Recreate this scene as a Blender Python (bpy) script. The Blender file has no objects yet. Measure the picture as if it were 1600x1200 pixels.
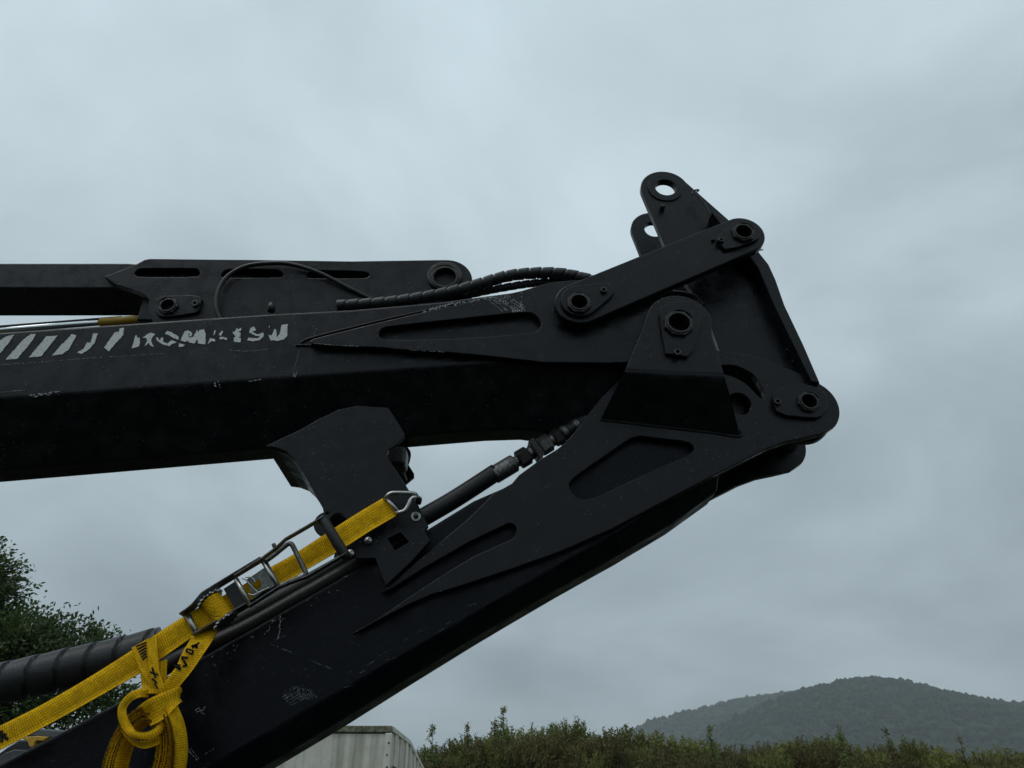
import bpy, bmesh, math, random
import numpy as np
from mathutils import Vector, Matrix, noise as mnoise

random.seed(7); np.random.seed(7)
S = bpy.context.scene
COL = S.collection
R = math.radians

# ------------------------------------------------------------------ camera
IW, IH, F = 1600.0, 1200.0, 1150.0          # the photograph's pixel grid and focal length in pixels
HOR = 1260.0                                # eye level in the photograph (just under its lower edge)
VX = 770.0                                  # where the crane's crosswise axis vanishes
EYE = Vector((0, 0, 1.5))
PITCH = math.atan((HOR - IH / 2) / F)
YAW = math.atan((IW / 2 - VX) * math.cos(PITCH) / F)
FW = Vector((math.sin(YAW) * math.cos(PITCH), math.cos(YAW) * math.cos(PITCH), math.sin(PITCH)))
RT = Vector((math.cos(YAW), -math.sin(YAW), 0))
UP = RT.cross(FW)
cam = bpy.data.cameras.new('camera')
camo = bpy.data.objects.new('camera', cam); COL.objects.link(camo)
camo.matrix_world = Matrix(((RT.x, UP.x, -FW.x, EYE.x), (RT.y, UP.y, -FW.y, EYE.y), (RT.z, UP.z, -FW.z, EYE.z), (0, 0, 0, 1)))
cam.sensor_fit = 'HORIZONTAL'; cam.sensor_width = 36.0; cam.lens = 36.0 * F / IW
cam.clip_start = 0.05; cam.clip_end = 20000
S.camera = camo

# ------------------------------------------------------------------ world: overcast deck over a daylight sky
SUN_EL, SUN_AZ = R(60), R(248)               # azimuth measured from +Y towards +X
w = bpy.data.worlds.new('World'); S.world = w; w.use_nodes = True
nt = w.node_tree; nt.nodes.clear()
def N(tree, t, **kw):
    n = tree.nodes.new(t)
    for k, v in kw.items(): setattr(n, k, v)
    return n
def L(tree, a, b): tree.links.new(a, b)
out = N(nt, 'ShaderNodeOutputWorld'); mix = N(nt, 'ShaderNodeMixShader')
sky = N(nt, 'ShaderNodeTexSky', sky_type='NISHITA', sun_disc=False, sun_elevation=SUN_EL, sun_rotation=SUN_AZ)
b1 = N(nt, 'ShaderNodeBackground'); b1.inputs['Strength'].default_value = 0.07
b2 = N(nt, 'ShaderNodeBackground'); b2.inputs['Strength'].default_value = 1.0
L(nt, sky.outputs[0], b1.inputs[0])
tc = N(nt, 'ShaderNodeTexCoord')
sep = N(nt, 'ShaderNodeSeparateXYZ'); L(nt, tc.outputs['Generated'], sep.inputs[0])
# cloud deck: flatten directions onto a plane so the cells get finer towards the horizon
mx = N(nt, 'ShaderNodeMath', operation='MAXIMUM'); mx.inputs[1].default_value = 0.0; L(nt, sep.outputs[2], mx.inputs[0])
ad = N(nt, 'ShaderNodeMath', operation='ADD'); ad.inputs[1].default_value = 0.35; L(nt, mx.outputs[0], ad.inputs[0])
dv = N(nt, 'ShaderNodeVectorMath', operation='DIVIDE')
cb = N(nt, 'ShaderNodeCombineXYZ')
for i in range(3): L(nt, ad.outputs[0], cb.inputs[i])
L(nt, tc.outputs['Generated'], dv.inputs[0]); L(nt, cb.outputs[0], dv.inputs[1])
n1 = N(nt, 'ShaderNodeTexNoise'); n1.inputs['Scale'].default_value = 1.6; n1.inputs['Detail'].default_value = 7; n1.inputs['Roughness'].default_value = 0.5; n1.inputs['Distortion'].default_value = 0.25
mp = N(nt, 'ShaderNodeMapping'); mp.inputs['Location'].default_value = (-0.569, 11.723, 17.306); mp.inputs['Rotation'].default_value = (0, 0, 6.131); L(nt, dv.outputs[0], mp.inputs[0]); L(nt, mp.outputs[0], n1.inputs[0])
cr = N(nt, 'ShaderNodeValToRGB'); L(nt, n1.outputs[0], cr.inputs[0])
cr.color_ramp.elements[0].position = 0.33; cr.color_ramp.elements[0].color = (0.375, 0.465, 0.51, 1)
cr.color_ramp.elements[1].position = 0.68; cr.color_ramp.elements[1].color = (0.67, 0.80, 0.87, 1)
# an overcast sky is brighter overhead than at the horizon
g = N(nt, 'ShaderNodeMapRange'); g.inputs[1].default_value = 0.0; g.inputs[2].default_value = 0.85; g.inputs[3].default_value = 0.66; g.inputs[4].default_value = 1.10
L(nt, mx.outputs[0], g.inputs[0])
ml = N(nt, 'ShaderNodeVectorMath', operation='SCALE'); L(nt, cr.outputs[0], ml.inputs[0]); L(nt, g.outputs[0], ml.inputs['Scale'])
L(nt, ml.outputs[0], b2.inputs[0])
mix.inputs[0].default_value = 0.94
L(nt, b1.outputs[0], mix.inputs[1]); L(nt, b2.outputs[0], mix.inputs[2]); L(nt, mix.outputs[0], out.inputs[0])

sun = bpy.data.lights.new('sun', 'SUN'); sun.energy = 0.85; sun.angle = R(35); sun.color = (1, 0.975, 0.94)
suno = bpy.data.objects.new('sun', sun); COL.objects.link(suno)
sd = Vector((math.sin(SUN_AZ) * math.cos(SUN_EL), math.cos(SUN_AZ) * math.cos(SUN_EL), math.sin(SUN_EL)))
suno.rotation_euler = sd.to_track_quat('Z', 'Y').to_euler(); suno.location = (0, 0, 30)
S.view_settings.view_transform = 'Standard'; S.view_settings.look = 'None'
S.view_settings.exposure = 0.0; S.view_settings.gamma = 1.0; S.view_settings.use_curve_mapping = False

# ------------------------------------------------------------------ measuring helpers
D0 = 1.6                                    # distance of the crane's near side plates
def ray(x, y): return FW + RT * ((x - IW / 2) / F) + UP * ((IH / 2 - y) / F)
def pix(x, y, d=0.0):
    r = ray(x, y); t = (D0 + d) / r.y
    return EYE + r * t
def scale_at(x, y, d=0.0):                  # metres per pixel, crosswise
    return (pix(x + 1, y, d) - pix(x, y, d)).x
def on_line(X, d, yf):                      # the point of plane d at world X that projects onto the line y = yf(x)
    x = VX + X / (D0 + d) * F
    for _ in range(12):
        p = pix(x, yf(x), d); x += (X - p.x) / scale_at(x, yf(x), d)
    return pix(x, yf(x), d)
def P2(pts, d): return [(lambda p: (p.x, p.z))(pix(x, y, d)) for x, y in pts]
def circ(cx, cy, r, d, n=32, a0=0, a1=360):
    c = pix(cx, cy, d); rr = r * scale_at(cx, cy, d)
    full = abs(a1 - a0) >= 360
    k = n if full else n + 1
    return [(c.x + rr * math.cos(R(a0 + (a1 - a0) * i / n)), c.z + rr * math.sin(R(a0 + (a1 - a0) * i / n))) for i in range(k)]
def hull(pts):
    pts = sorted(set(pts)); 
    def half(ps):
        h = []
        for p in ps:
            while len(h) > 1 and (h[-1][0]-h[-2][0])*(p[1]-h[-2][1]) - (h[-1][1]-h[-2][1])*(p[0]-h[-2][0]) <= 0: h.pop()
            h.append(p)
        return h
    a, b = half(pts), half(pts[::-1])
    return a[:-1] + b[:-1]
def smooth2(pts, it=1):                     # Chaikin corner cutting of a closed outline
    for _ in range(it):
        o = []
        for i in range(len(pts)):
            a, b = pts[i], pts[(i + 1) % len(pts)]
            o += [(a[0]*.78+b[0]*.22, a[1]*.78+b[1]*.22), (a[0]*.22+b[0]*.78, a[1]*.22+b[1]*.78)]
        pts = o
    return pts
def spline(pts, n=8):                       # Catmull-Rom through 3D points
    pts = [Vector(p) for p in pts]; o = []
    for i in range(len(pts) - 1):
        p0 = pts[max(i-1, 0)]; p1 = pts[i]; p2 = pts[i+1]; p3 = pts[min(i+2, len(pts)-1)]
        for k in range(n):
            t = k / n
            o.append(0.5 * ((2*p1) + (p2-p0)*t + (2*p0-5*p1+4*p2-p3)*t*t + (3*p1-p0-3*p2+p3)*t**3))
    o.append(pts[-1]); return o

# ------------------------------------------------------------------ object helpers
WORLD = {}
def thing(name, label, cat, loc=(0, 0, 0), group=None):
    o = bpy.data.objects.new(name, None); COL.objects.link(o); o.location = loc; o.empty_display_size = 0.1
    o['label'] = label; o['category'] = cat
    if group: o['group'] = group
    WORLD[o.name] = Vector(loc); return o
def put(name, me, mats, parent=None, smooth=False, keep=False):
    """link a mesh given in world coordinates; its origin goes to its middle"""
    me.name = name
    if not isinstance(mats, (list, tuple)): mats = [mats]
    for m in mats: me.materials.append(m)
    c = Vector((0, 0, 0))
    if len(me.vertices) and not keep:
        co = np.empty(len(me.vertices) * 3, dtype=np.float32); me.vertices.foreach_get('co', co); co = co.reshape(-1, 3)
        c = Vector([float(v) for v in (co.min(0) + co.max(0)) / 2])
        me.transform(Matrix.Translation(-c))
    if smooth: me.polygons.foreach_set('use_smooth', [True] * len(me.polygons))
    o = bpy.data.objects.new(name, me); COL.objects.link(o)
    if parent: o.parent = parent; o.location = c - WORLD[parent.name]
    else: o.location = c
    WORLD[o.name] = c
    return o
def mesh(v, f): 
    me = bpy.data.meshes.new('m'); me.from_pydata([tuple(p) for p in v], [], f); me.update(); return me
def bmmesh(bm):
    bmesh.ops.recalc_face_normals(bm, faces=bm.faces[:])
    me = bpy.data.meshes.new('m'); bm.to_mesh(me); bm.free(); return me
def plate_mesh(loops, d, th, bevel=0.0015):
    """flat steel plate: first loop outline, other loops holes (world X,Z), front face at D0+d, thickness th away from the viewer"""
    cu = bpy.data.curves.new('c', 'CURVE'); cu.dimensions = '2D'; cu.fill_mode = 'BOTH'
    bevel = min(bevel, th * 0.4)
    cu.extrude = th / 2 - bevel; cu.bevel_depth = bevel; cu.bevel_resolution = 1; cu.offset = -bevel
    for lp in loops:
        s = cu.splines.new('POLY'); s.points.add(len(lp) - 1); s.use_cyclic_u = True
        for p, q in zip(s.points, lp): p.co = (q[0], q[1], 0, 1)
    o = bpy.data.objects.new('c', cu); COL.objects.link(o)
    dg = bpy.context.evaluated_depsgraph_get()
    me = bpy.data.meshes.new_from_object(o.evaluated_get(dg))
    bpy.data.objects.remove(o); bpy.data.curves.remove(cu)
    me.transform(Matrix.Translation((0, D0 + d + th / 2, 0)) @ Matrix.Rotation(R(90), 4, 'X'))
    me.materials.clear()
    for p in me.polygons: p.use_smooth = False
    return me
def plate(name, loops, d, th, mat, parent, bevel=0.0015): return put(name, plate_mesh(loops, d, th, bevel), mat, parent)
def frame_path(pts):
    pts = [Vector(p) for p in pts]; T = []
    for i in range(len(pts)):
        T.append((pts[min(i+1, len(pts)-1)] - pts[max(i-1, 0)]).normalized())
    n = T[0].orthogonal().normalized(); fr = []
    for t in T:
        n = (n - t * n.dot(t)).normalized(); fr.append((n, t.cross(n)))
    return pts, fr
def tube_mesh(pts, r, seg=12, wrap=0.0, cap=True, amp=0.12, phase=0.0):
    """swept tube; r number or list; wrap > 0 adds a spiral guard of that pitch"""
    pts, fr = frame_path(pts); v = []; f = []; s = 0
    for i, p in enumerate(pts):
        if i: s += (p - pts[i-1]).length
        rr = r[i] if isinstance(r, (list, tuple)) else r
        for k in range(seg):
            a = 2 * math.pi * k / seg; q = rr
            if wrap:
                u = (s / wrap + k / seg + phase) % 1.0
                q = rr * (1 + amp * (0.55 + 0.45 * u)) if u > 0.16 else rr * 0.93
            v.append(p + (fr[i][0] * math.cos(a) + fr[i][1] * math.sin(a)) * q)
    for i in range(len(pts) - 1):
        for k in range(seg):
            a, b = i*seg+k, i*seg+(k+1) % seg
            f.append((a, b, b+seg, a+seg))
    if cap: f.append(tuple(range(seg))[::-1]); f.append(tuple(range((len(pts)-1)*seg, len(pts)*seg)))
    bm = bmesh.new(); me = mesh(v, f); bm.from_mesh(me); bpy.data.meshes.remove(me)
    return bmmesh(bm)
def tube(name, pts, r, mat, parent, seg=12, smooth=True, **kw):
    o = put(name, tube_mesh(pts, r, seg, **kw), mat, parent, smooth)
    return o
def resample(pts, step):
    pts = [Vector(p) for p in pts]; o = [pts[0]]; acc = 0
    for a, b in zip(pts, pts[1:]):
        l = (b - a).length
        while acc + l >= step:
            a = a + (b - a) * ((step - acc) / l); l = (b - a).length; o.append(a.copy()); acc = 0
        acc += l
    o.append(pts[-1]); return o
def lathe_mesh(a, b, prof, seg=24):         # profile [(t along a->b in metres, radius)]
    a, b = Vector(a), Vector(b); t = (b - a).normalized(); n = t.orthogonal().normalized(); m = t.cross(n); v = []; f = []
    for s, r in prof:
        for k in range(seg):
            q = 2 * math.pi * k / seg; v.append(a + t * s + (n * math.cos(q) + m * math.sin(q)) * r)
    for i in range(len(prof) - 1):
        for k in range(seg):
            x, y = i*seg+k, i*seg+(k+1) % seg; f.append((x, y, y+seg, x+seg))
    f.append(tuple(range(seg))[::-1]); f.append(tuple(range((len(prof)-1)*seg, len(prof)*seg)))
    me = mesh(v, f); bm = bmesh.new(); bm.from_mesh(me); bpy.data.meshes.remove(me); return bmmesh(bm)
def loft_mesh(sections, closed_ends=True):
    n = len(sections[0]); v = [p for s in sections for p in s]; f = []
    for i in range(len(sections) - 1):
        for k in range(n):
            a, b = i*n+k, i*n+(k+1) % n; f.append((a, b, b+n, a+n))
    if closed_ends: f.append(tuple(range(n))[::-1]); f.append(tuple(range((len(sections)-1)*n, len(sections)*n)))
    me = mesh(v, f); bm = bmesh.new(); bm.from_mesh(me); bpy.data.meshes.remove(me); return bmmesh(bm)
def bevel_mesh(me, width, seg=2, angle=25):
    bm = bmesh.new(); bm.from_mesh(me); bpy.data.meshes.remove(me)
    es = [e for e in bm.edges if len(e.link_faces) == 2 and e.calc_face_angle(0) > R(angle)]
    bmesh.ops.bevel(bm, geom=es, offset=width, segments=seg, affect='EDGES', profile=0.5)
    return bmmesh(bm)
def boxm(c, s): 
    bm = bmesh.new(); bmesh.ops.create_cube(bm, size=1); bmesh.ops.scale(bm, vec=s, verts=bm.verts[:]); bmesh.ops.translate(bm, vec=c, verts=bm.verts[:]); return bmmesh(bm)

# ------------------------------------------------------------------ materials
def mat(name, base, rough=0.5, metal=0.0, spec=0.5, var=None, vscale=8.0, vlo=0.45, vhi=0.65, bump=0.0, bscale=60.0, rvar=0.0, speck=None, spscale=400, spth=0.07, coord='Object', detail=6):
    m = bpy.data.materials.new(name); m.use_nodes = True; t = m.node_tree; b = t.nodes['Principled BSDF']
    b.inputs['Base Color'].default_value = (*base, 1); b.inputs['Roughness'].default_value = rough
    b.inputs['Metallic'].default_value = metal; b.inputs['Specular IOR Level'].default_value = spec
    c = N(t, 'ShaderNodeNewGeometry'); src = c.outputs['Position']
    if coord == 'Object': src = N(t, 'ShaderNodeTexCoord').outputs['Object']
    colour = None
    if var:
        n = N(t, 'ShaderNodeTexNoise'); n.inputs['Scale'].default_value = vscale; n.inputs['Detail'].default_value = detail; n.inputs['Roughness'].default_value = 0.62; L(t, src, n.inputs[0])
        r = N(t, 'ShaderNodeMapRange'); r.inputs[1].default_value = vlo; r.inputs[2].default_value = vhi; L(t, n.outputs[0], r.inputs[0])
        x = N(t, 'ShaderNodeMix', data_type='RGBA'); x.inputs[6].default_value = (*base, 1); x.inputs[7].default_value = (*var, 1); L(t, r.outputs[0], x.inputs[0])
        colour = x.outputs[2]
        if rvar:
            q = N(t, 'ShaderNodeMapRange'); q.inputs[3].default_value = rough - rvar; q.inputs[4].default_value = rough + rvar; L(t, n.outputs[0], q.inputs[0]); L(t, q.outputs[0], b.inputs['Roughness'])
            q.inputs[1].default_value = 0.35; q.inputs[2].default_value = 0.65
    if speck:
        vz = N(t, 'ShaderNodeTexVoronoi'); vz.inputs['Scale'].default_value = spscale; L(t, src, vz.inputs[0])
        n2 = N(t, 'ShaderNodeTexNoise'); n2.inputs['Scale'].default_value = 14; L(t, src, n2.inputs[0])
        a = N(t, 'ShaderNodeMath', operation='LESS_THAN'); a.inputs[1].default_value = spth; L(t, vz.outputs[0], a.inputs[0])
        g2 = N(t, 'ShaderNodeMath', operation='GREATER_THAN'); g2.inputs[1].default_value = 0.52; L(t, n2.outputs[0], g2.inputs[0])
        mm = N(t, 'ShaderNodeMath', operation='MULTIPLY'); L(t, a.outputs[0], mm.inputs[0]); L(t, g2.outputs[0], mm.inputs[1])
        x = N(t, 'ShaderNodeMix', data_type='RGBA'); x.inputs[7].default_value = (*speck, 1); L(t, mm.outputs[0], x.inputs[0])
        if colour: L(t, colour, x.inputs[6])
        else: x.inputs[6].default_value = (*base, 1)
        colour = x.outputs[2]
    if colour: L(t, colour, b.inputs['Base Color'])
    if bump:
        n = N(t, 'ShaderNodeTexNoise'); n.inputs['Scale'].default_value = bscale; n.inputs['Detail'].default_value = 5; L(t, src, n.inputs[0])
        bp = N(t, 'ShaderNodeBump'); bp.inputs['Strength'].default_value = bump; bp.inputs['Distance'].default_value = 0.01; L(t, n.outputs[0], bp.inputs['Height']); L(t, bp.outputs[0], b.inputs['Normal'])
    return m
M = {}
M['paint'] = mat('charcoal_paint', (0.0026, 0.0036, 0.0058), 0.36, 0, 0.27, (0.0125, 0.0148, 0.0156), 24, 0.46, 0.80, 0.06, 170, 0.15, (0.10, 0.11, 0.115), 85, 0.11, 'World')
M['navy'] = mat('dark_navy_paint', (0.0020, 0.0026, 0.0060), 0.38, 0, 0.16, (0.0085, 0.0095, 0.012), 20, 0.47, 0.8, 0.08, 120, 0.15, (0.08, 0.085, 0.09), 95, 0.10, 'World')
M['greasy'] = mat('greasy_steel', (0.020, 0.0185, 0.017), 0.42, 0.3, 0.5, (0.04, 0.035, 0.03), 60, 0.45, 0.6, 0.25, 200, coord='World')
M['rubber'] = mat('black_rubber', (0.008, 0.0085, 0.009), 0.42, 0, 0.45, (0.016, 0.017, 0.018), 30, 0.45, 0.65, 0.15, 250, coord='World')
M['guard'] = mat('spiral_guard_plastic', (0.011, 0.0115, 0.013), 0.45, 0, 0.5, (0.02, 0.02, 0.022), 40, 0.4, 0.65, 0.12, 180, coord='World')
M['steel'] = mat('dull_fitting_steel', (0.11, 0.11, 0.11), 0.4, 0.85, 0.5, (0.22, 0.21, 0.2), 120, 0.45, 0.6, 0.2, 300, coord='World')
M['zinc'] = mat('zinc_plated_steel', (0.42, 0.43, 0.42), 0.34, 1.0, 0.5, (0.28, 0.28, 0.26), 90, 0.45, 0.65, 0.08, 250, coord='World')
M['zincdull'] = mat('weathered_zinc', (0.16, 0.165, 0.16), 0.45, 0.9, 0.5, (0.08, 0.078, 0.07), 70, 0.42, 0.62, 0.12, 200, coord='World')
M['plastic'] = mat('black_plastic', (0.01, 0.01, 0.011), 0.5, 0, 0.4, (0.018, 0.018, 0.018), 60, 0.4, 0.6, 0.1, 200, coord='World')
M['chrome'] = mat('chromed_rod', (0.75, 0.77, 0.78), 0.12, 1.0)
M['ochre'] = mat('ochre_yellow_paint', (0.36, 0.215, 0.012), 0.5, 0, 0.5, (0.20, 0.115, 0.01), 40, 0.5, 0.75, 0.1, 150, coord='World')
M['decal'] = mat('worn_off_white_film', (0.62, 0.63, 0.61), 0.6, 0, 0.3, (0.36, 0.37, 0.36), 160, 0.5, 0.68, 0.1, 300, coord='World')
M['scratch'] = mat('scratched_bare_metal', (0.40, 0.40, 0.39), 0.6, 0, 0.3, (0.07, 0.07, 0.072), 260, 0.46, 0.58, coord='World')
M['print'] = mat('black_strap_print', (0.012, 0.011, 0.009), 0.85, 0, 0.2, (0.06, 0.045, 0.01), 260, 0.5, 0.7, coord='World')
M['edge'] = mat('webbing_selvage', (0.30, 0.18, 0.010), 0.9, 0, 0.08, (0.04, 0.022, 0.005), 420, 0.42, 0.56, 0.6, 500, coord='World', detail=3)
def webbing():
    m = bpy.data.materials.new('yellow_webbing'); m.use_nodes = True; t = m.node_tree; b = t.nodes['Principled BSDF']
    uv = N(t, 'ShaderNodeUVMap')
    br = N(t, 'ShaderNodeTexBrick'); br.offset = 0.5
    br.inputs['Color1'].default_value = (0.98, 0.56, 0.008, 1); br.inputs['Color2'].default_value = (0.80, 0.45, 0.006, 1); br.inputs['Mortar'].default_value = (0.10, 0.05, 0.003, 1)
    br.inputs['Scale'].default_value = 1.0; br.inputs['Mortar Size'].default_value = 0.0065; br.inputs['Mortar Smooth'].default_value = 0.4
    br.inputs['Brick Width'].default_value = 0.085; br.inputs['Row Height'].default_value = 0.125; br.offset = 0.0
    L(t, uv.outputs[0], br.inputs[0])
    n = N(t, 'ShaderNodeTexNoise'); n.inputs['Scale'].default_value = 2.2; n.inputs['Detail'].default_value = 7; L(t, uv.outputs[0], n.inputs[0])
    r = N(t, 'ShaderNodeMapRange'); r.inputs[1].default_value = 0.40; r.inputs[2].default_value = 0.66; r.inputs[4].default_value = 0.42; L(t, n.outputs[0], r.inputs[0])
    x = N(t, 'ShaderNodeMix', data_type='RGBA'); x.inputs[7].default_value = (0.30, 0.14, 0.006, 1); L(t, r.outputs[0], x.inputs[0]); L(t, br.outputs[0], x.inputs[6])
    n3 = N(t, 'ShaderNodeTexNoise'); n3.inputs['Scale'].default_value = 19; L(t, uv.outputs[0], n3.inputs[0])
    r3 = N(t, 'ShaderNodeMapRange'); r3.inputs[1].default_value = 0.50; r3.inputs[2].default_value = 0.64; r3.inputs[4].default_value = 0.5; L(t, n3.outputs[0], r3.inputs[0])
    x2 = N(t, 'ShaderNodeMix', data_type='RGBA'); x2.inputs[7].default_value = (0.24, 0.125, 0.005, 1); L(t, r3.outputs[0], x2.inputs[0]); L(t, x.outputs[2], x2.inputs[6])
    L(t, x2.outputs[2], b.inputs['Base Color']); b.inputs['Roughness'].default_value = 0.8; b.inputs['Specular IOR Level'].default_value = 0.08
    bp = N(t, 'ShaderNodeBump'); bp.inputs['Strength'].default_value = 0.5; bp.inputs['Distance'].default_value = 0.0015
    inv = N(t, 'ShaderNodeMath', operation='SUBTRACT'); inv.inputs[0].default_value = 1.0; L(t, br.outputs['Fac'], inv.inputs[1]); L(t, inv.outputs[0], bp.inputs['Height']); L(t, bp.outputs[0], b.inputs['Normal'])
    return m
M['web'] = webbing()

# ==================================================================  SETTING
def ground_mat(name, a, b_, sc, bump=0.6):
    return mat(name, a, 0.9, 0, 0.2, b_, sc, 0.35, 0.65, bump, sc * 6, coord='World')
M['ground'] = ground_mat('gravelly_grass', (0.024, 0.024, 0.019), (0.022, 0.032, 0.011), 0.8)
M['bank'] = ground_mat('bank_soil_grass', (0.035, 0.045, 0.014), (0.05, 0.048, 0.02), 1.2)
M['hillmat'] = mat('distant_woodland', (0.012, 0.022, 0.010), 0.95, 0, 0.1, (0.024, 0.034, 0.014), 0.02, 0.4, 0.6, coord='World')

# ground: one sheet to the horizon
me = mesh([(-6000, -6000, 0), (6000, -6000, 0), (6000, 6000, 0), (-6000, 6000, 0)], [(0, 1, 2, 3)])
o = put('ground', me, M['ground']); o['kind'] = 'structure'
def at(x, y, Y):                            # the point of vertical plane Y seen at pixel (x, y)
    r = ray(x, y); return EYE + r * (Y / r.y)

# bank behind the yard
def bank_h(X, Y):
    u = min(max((Y - 20.0) / 8.5, 0), 1); u = u * u * (3 - 2 * u)
    return u * (2.55 + 0.25 * math.sin(X * 0.23 + 1) + 0.18 * math.sin(X * 0.61)) - max(0, Y - 36) * 0.045 
v = []; f = []; nx, ny = 90, 26
for j in range(ny):
    for i in range(nx):
        X = -60 + i * 140 / (nx - 1); Y = 19.5 + j * 40 / (ny - 1)
        v.append((X, Y, bank_h(X, Y) + 0.012 + 0.08 * mnoise.noise((X * .7, Y * .7, 0)) * (j > 1)))
for j in range(ny - 1):
    for i in range(nx - 1): a = j*nx+i; f.append((a, a+1, a+1+nx, a+nx))
o = put('embankment', mesh(v, f), M['bank'], smooth=True); o['kind'] = 'structure'

# hills with their woodland
def hill(name, prof, Y, depth, seed):
    xs = [p[0] for p in prof]; tops = [at(x, y, Y) for x, y in prof]
    X = np.array([p.x for p in tops]); Z = np.array([p.z for p in tops])
    nx, ny = 120, 40; v = []; f = []
    gx = np.linspace(X.min() - 100, X.max() + 100, nx)
    top = np.interp(gx, X, Z)
    for j in range(ny):
        u = j / (ny - 1) * 1.7 - 1.0         # -1 front foot .. 0 ridge .. 0.7 behind
        Yj = Y + u * depth
        for i in range(nx):
            k = max(0.0, 1 - abs(u)) ** 1.0; k = 0.5 - 0.5 * math.cos(math.pi * k) if u < 0 else 1 - 0.6 * u * u
            zz = top[i] * (0.35 * k + 0.65 * max(0, 1 - abs(u)) if u < 0 else k)
            zz += 9 * mnoise.noise((gx[i] * .006, Yj * .006, seed)) * (1 - abs(u)) * (abs(u) > 0.02)
            v.append((gx[i], Yj, max(zz, -2)))
    for j in range(ny - 1):
        for i in range(nx - 1): a = j*nx+i; f.append((a, a+1, a+1+nx, a+nx))
    o = put(name, mesh(v, f), M['hillmat'], smooth=True); o['kind'] = 'structure'
    return gx, np.array(v).reshape(ny, nx, 3)
prof_main = [(900, 1215), (1040, 1180), (1110, 1150), (1160, 1117), (1200, 1103), (1225, 1090), (1250, 1081), (1272, 1077), (1300, 1070), (1337, 1064), (1370, 1062), (1412, 1066), (1447, 1075), (1486, 1088), (1512, 1096), (1541, 1102), (1570, 1105), (1600, 1109), (1680, 1120), (1900, 1150), (2200, 1190)]
prof_back = [(800, 1190), (930, 1165), (992, 1141), (1017, 1130), (1062, 1118), (1100, 1109), (1142, 1098), (1197, 1090), (1225, 1085), (1300, 1080), (1420, 1085), (1600, 1125), (1750, 1150)]
gm, hm = hill('hill', prof_main, 1400.0, 620.0, 1.0)
gb, hb = hill('hill_behind', prof_back, 1950.0, 500.0, 5.0)
def wood(name, label, grid, n, rng, smin, smax, urange):
    ny, nx, _ = grid.shape; V = []; Fc = []
    bm = bmesh.new(); bmesh.ops.create_icosphere(bm, subdivisions=1, radius=1); bv = np.array([q.co[:] for q in bm.verts]); bf = [[q.index for q in fc.verts] for fc in bm.faces]; bm.free()
    for k in range(n):
        j = rng.uniform(*urange); i = rng.uniform(0, nx - 1.01); j0, i0 = int(j), int(i)
        p = grid[j0, i0] * (1 - (i - i0)) + grid[j0, i0 + 1] * (i - i0); q = grid[j0 + 1, i0] * (1 - (i - i0)) + grid[j0 + 1, i0 + 1] * (i - i0)
        c = p * (1 - (j - j0)) + q * (j - j0); s = rng.uniform(smin, smax)
        jit = bv * np.array([s, s, s * rng.uniform(.8, 1.25)]) * (1 + np.random.uniform(-.25, .25, (len(bv), 1)))
        o0 = len(V); V += [tuple(c + np.array([0, 0, s * 0.15]) + r_) for r_ in jit]; Fc += [[a + o0 for a in q_] for q_ in bf]
    o = put(name, mesh(V, Fc), M['hillmat'], smooth=False); o['kind'] = 'stuff'; o['label'] = label; o['category'] = 'woodland'
rng = random.Random(3)
wood('woodland', 'dark green woodland covering the rounded hill on the right', hm, 5200, rng, 4.5, 8.5, (5, 24.5))
wood('woodland', 'paler misty woodland along the low ridge left of the rounded hill', hb, 2200, rng, 5.0, 9.0, (14, 24.5))

# ------------------------------------------------------------------ vegetation
def leafmat(name, cols):
    m = bpy.data.materials.new(name); m.use_nodes = True; t = m.node_tree; b = t.nodes['Principled BSDF']
    g = N(t, 'ShaderNodeNewGeometry'); r = N(t, 'ShaderNodeValToRGB'); L(t, g.outputs['Random Per Island'], r.inputs[0])
    while len(r.color_ramp.elements) < len(cols): r.color_ramp.elements.new(0.5)
    for i, c in enumerate(cols): r.color_ramp.elements[i].position = i / (len(cols) - 1); r.color_ramp.elements[i].color = (*c, 1)
    oi = N(t, 'ShaderNodeObjectInfo'); hs = N(t, 'ShaderNodeHueSaturation')
    vr = N(t, 'ShaderNodeMapRange'); vr.inputs[3].default_value = 0.72; vr.inputs[4].default_value = 1.25; L(t, oi.outputs['Random'], vr.inputs[0]); L(t, vr.outputs[0], hs.inputs['Value']); L(t, r.outputs[0], hs.inputs['Color'])
    L(t, hs.outputs[0], b.inputs['Base Color']); b.inputs['Roughness'].default_value = 0.55; b.inputs['Specular IOR Level'].default_value = 0.3
    tr = N(t, 'ShaderNodeBsdfTranslucent'); L(t, hs.outputs[0], tr.inputs[0]); mx_ = N(t, 'ShaderNodeMixShader'); mx_.inputs[0].default_value = 0.3
    L(t, b.outputs[0], mx_.inputs[1]); L(t, tr.outputs[0], mx_.inputs[2]); L(t, mx_.outputs[0], t.nodes['Material Output'].inputs[0])
    return m
M['leaf'] = leafmat('tree_leaves', [(0.0413, 0.0844, 0.0225), (0.0844, 0.1406, 0.0338), (0.1125, 0.1688, 0.0562), (0.0656, 0.1031, 0.0375)])
M['olive'] = leafmat('olive_shrub_leaves', [(0.1079, 0.1403, 0.0324), (0.1754, 0.2104, 0.0486), (0.2293, 0.2022, 0.0593), (0.1349, 0.1565, 0.0324)])
M['brown'] = leafmat('brownish_shrub_leaves', [(0.105, 0.0848, 0.0283), (0.1515, 0.1171, 0.0404), (0.1211, 0.1211, 0.0363), (0.0807, 0.0687, 0.0243)])
M['fresh'] = leafmat('fresh_green_leaves', [(0.1165, 0.1656, 0.0405), (0.1941, 0.238, 0.0675), (0.1552, 0.1863, 0.063), (0.0906, 0.1242, 0.0338)])
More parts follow.
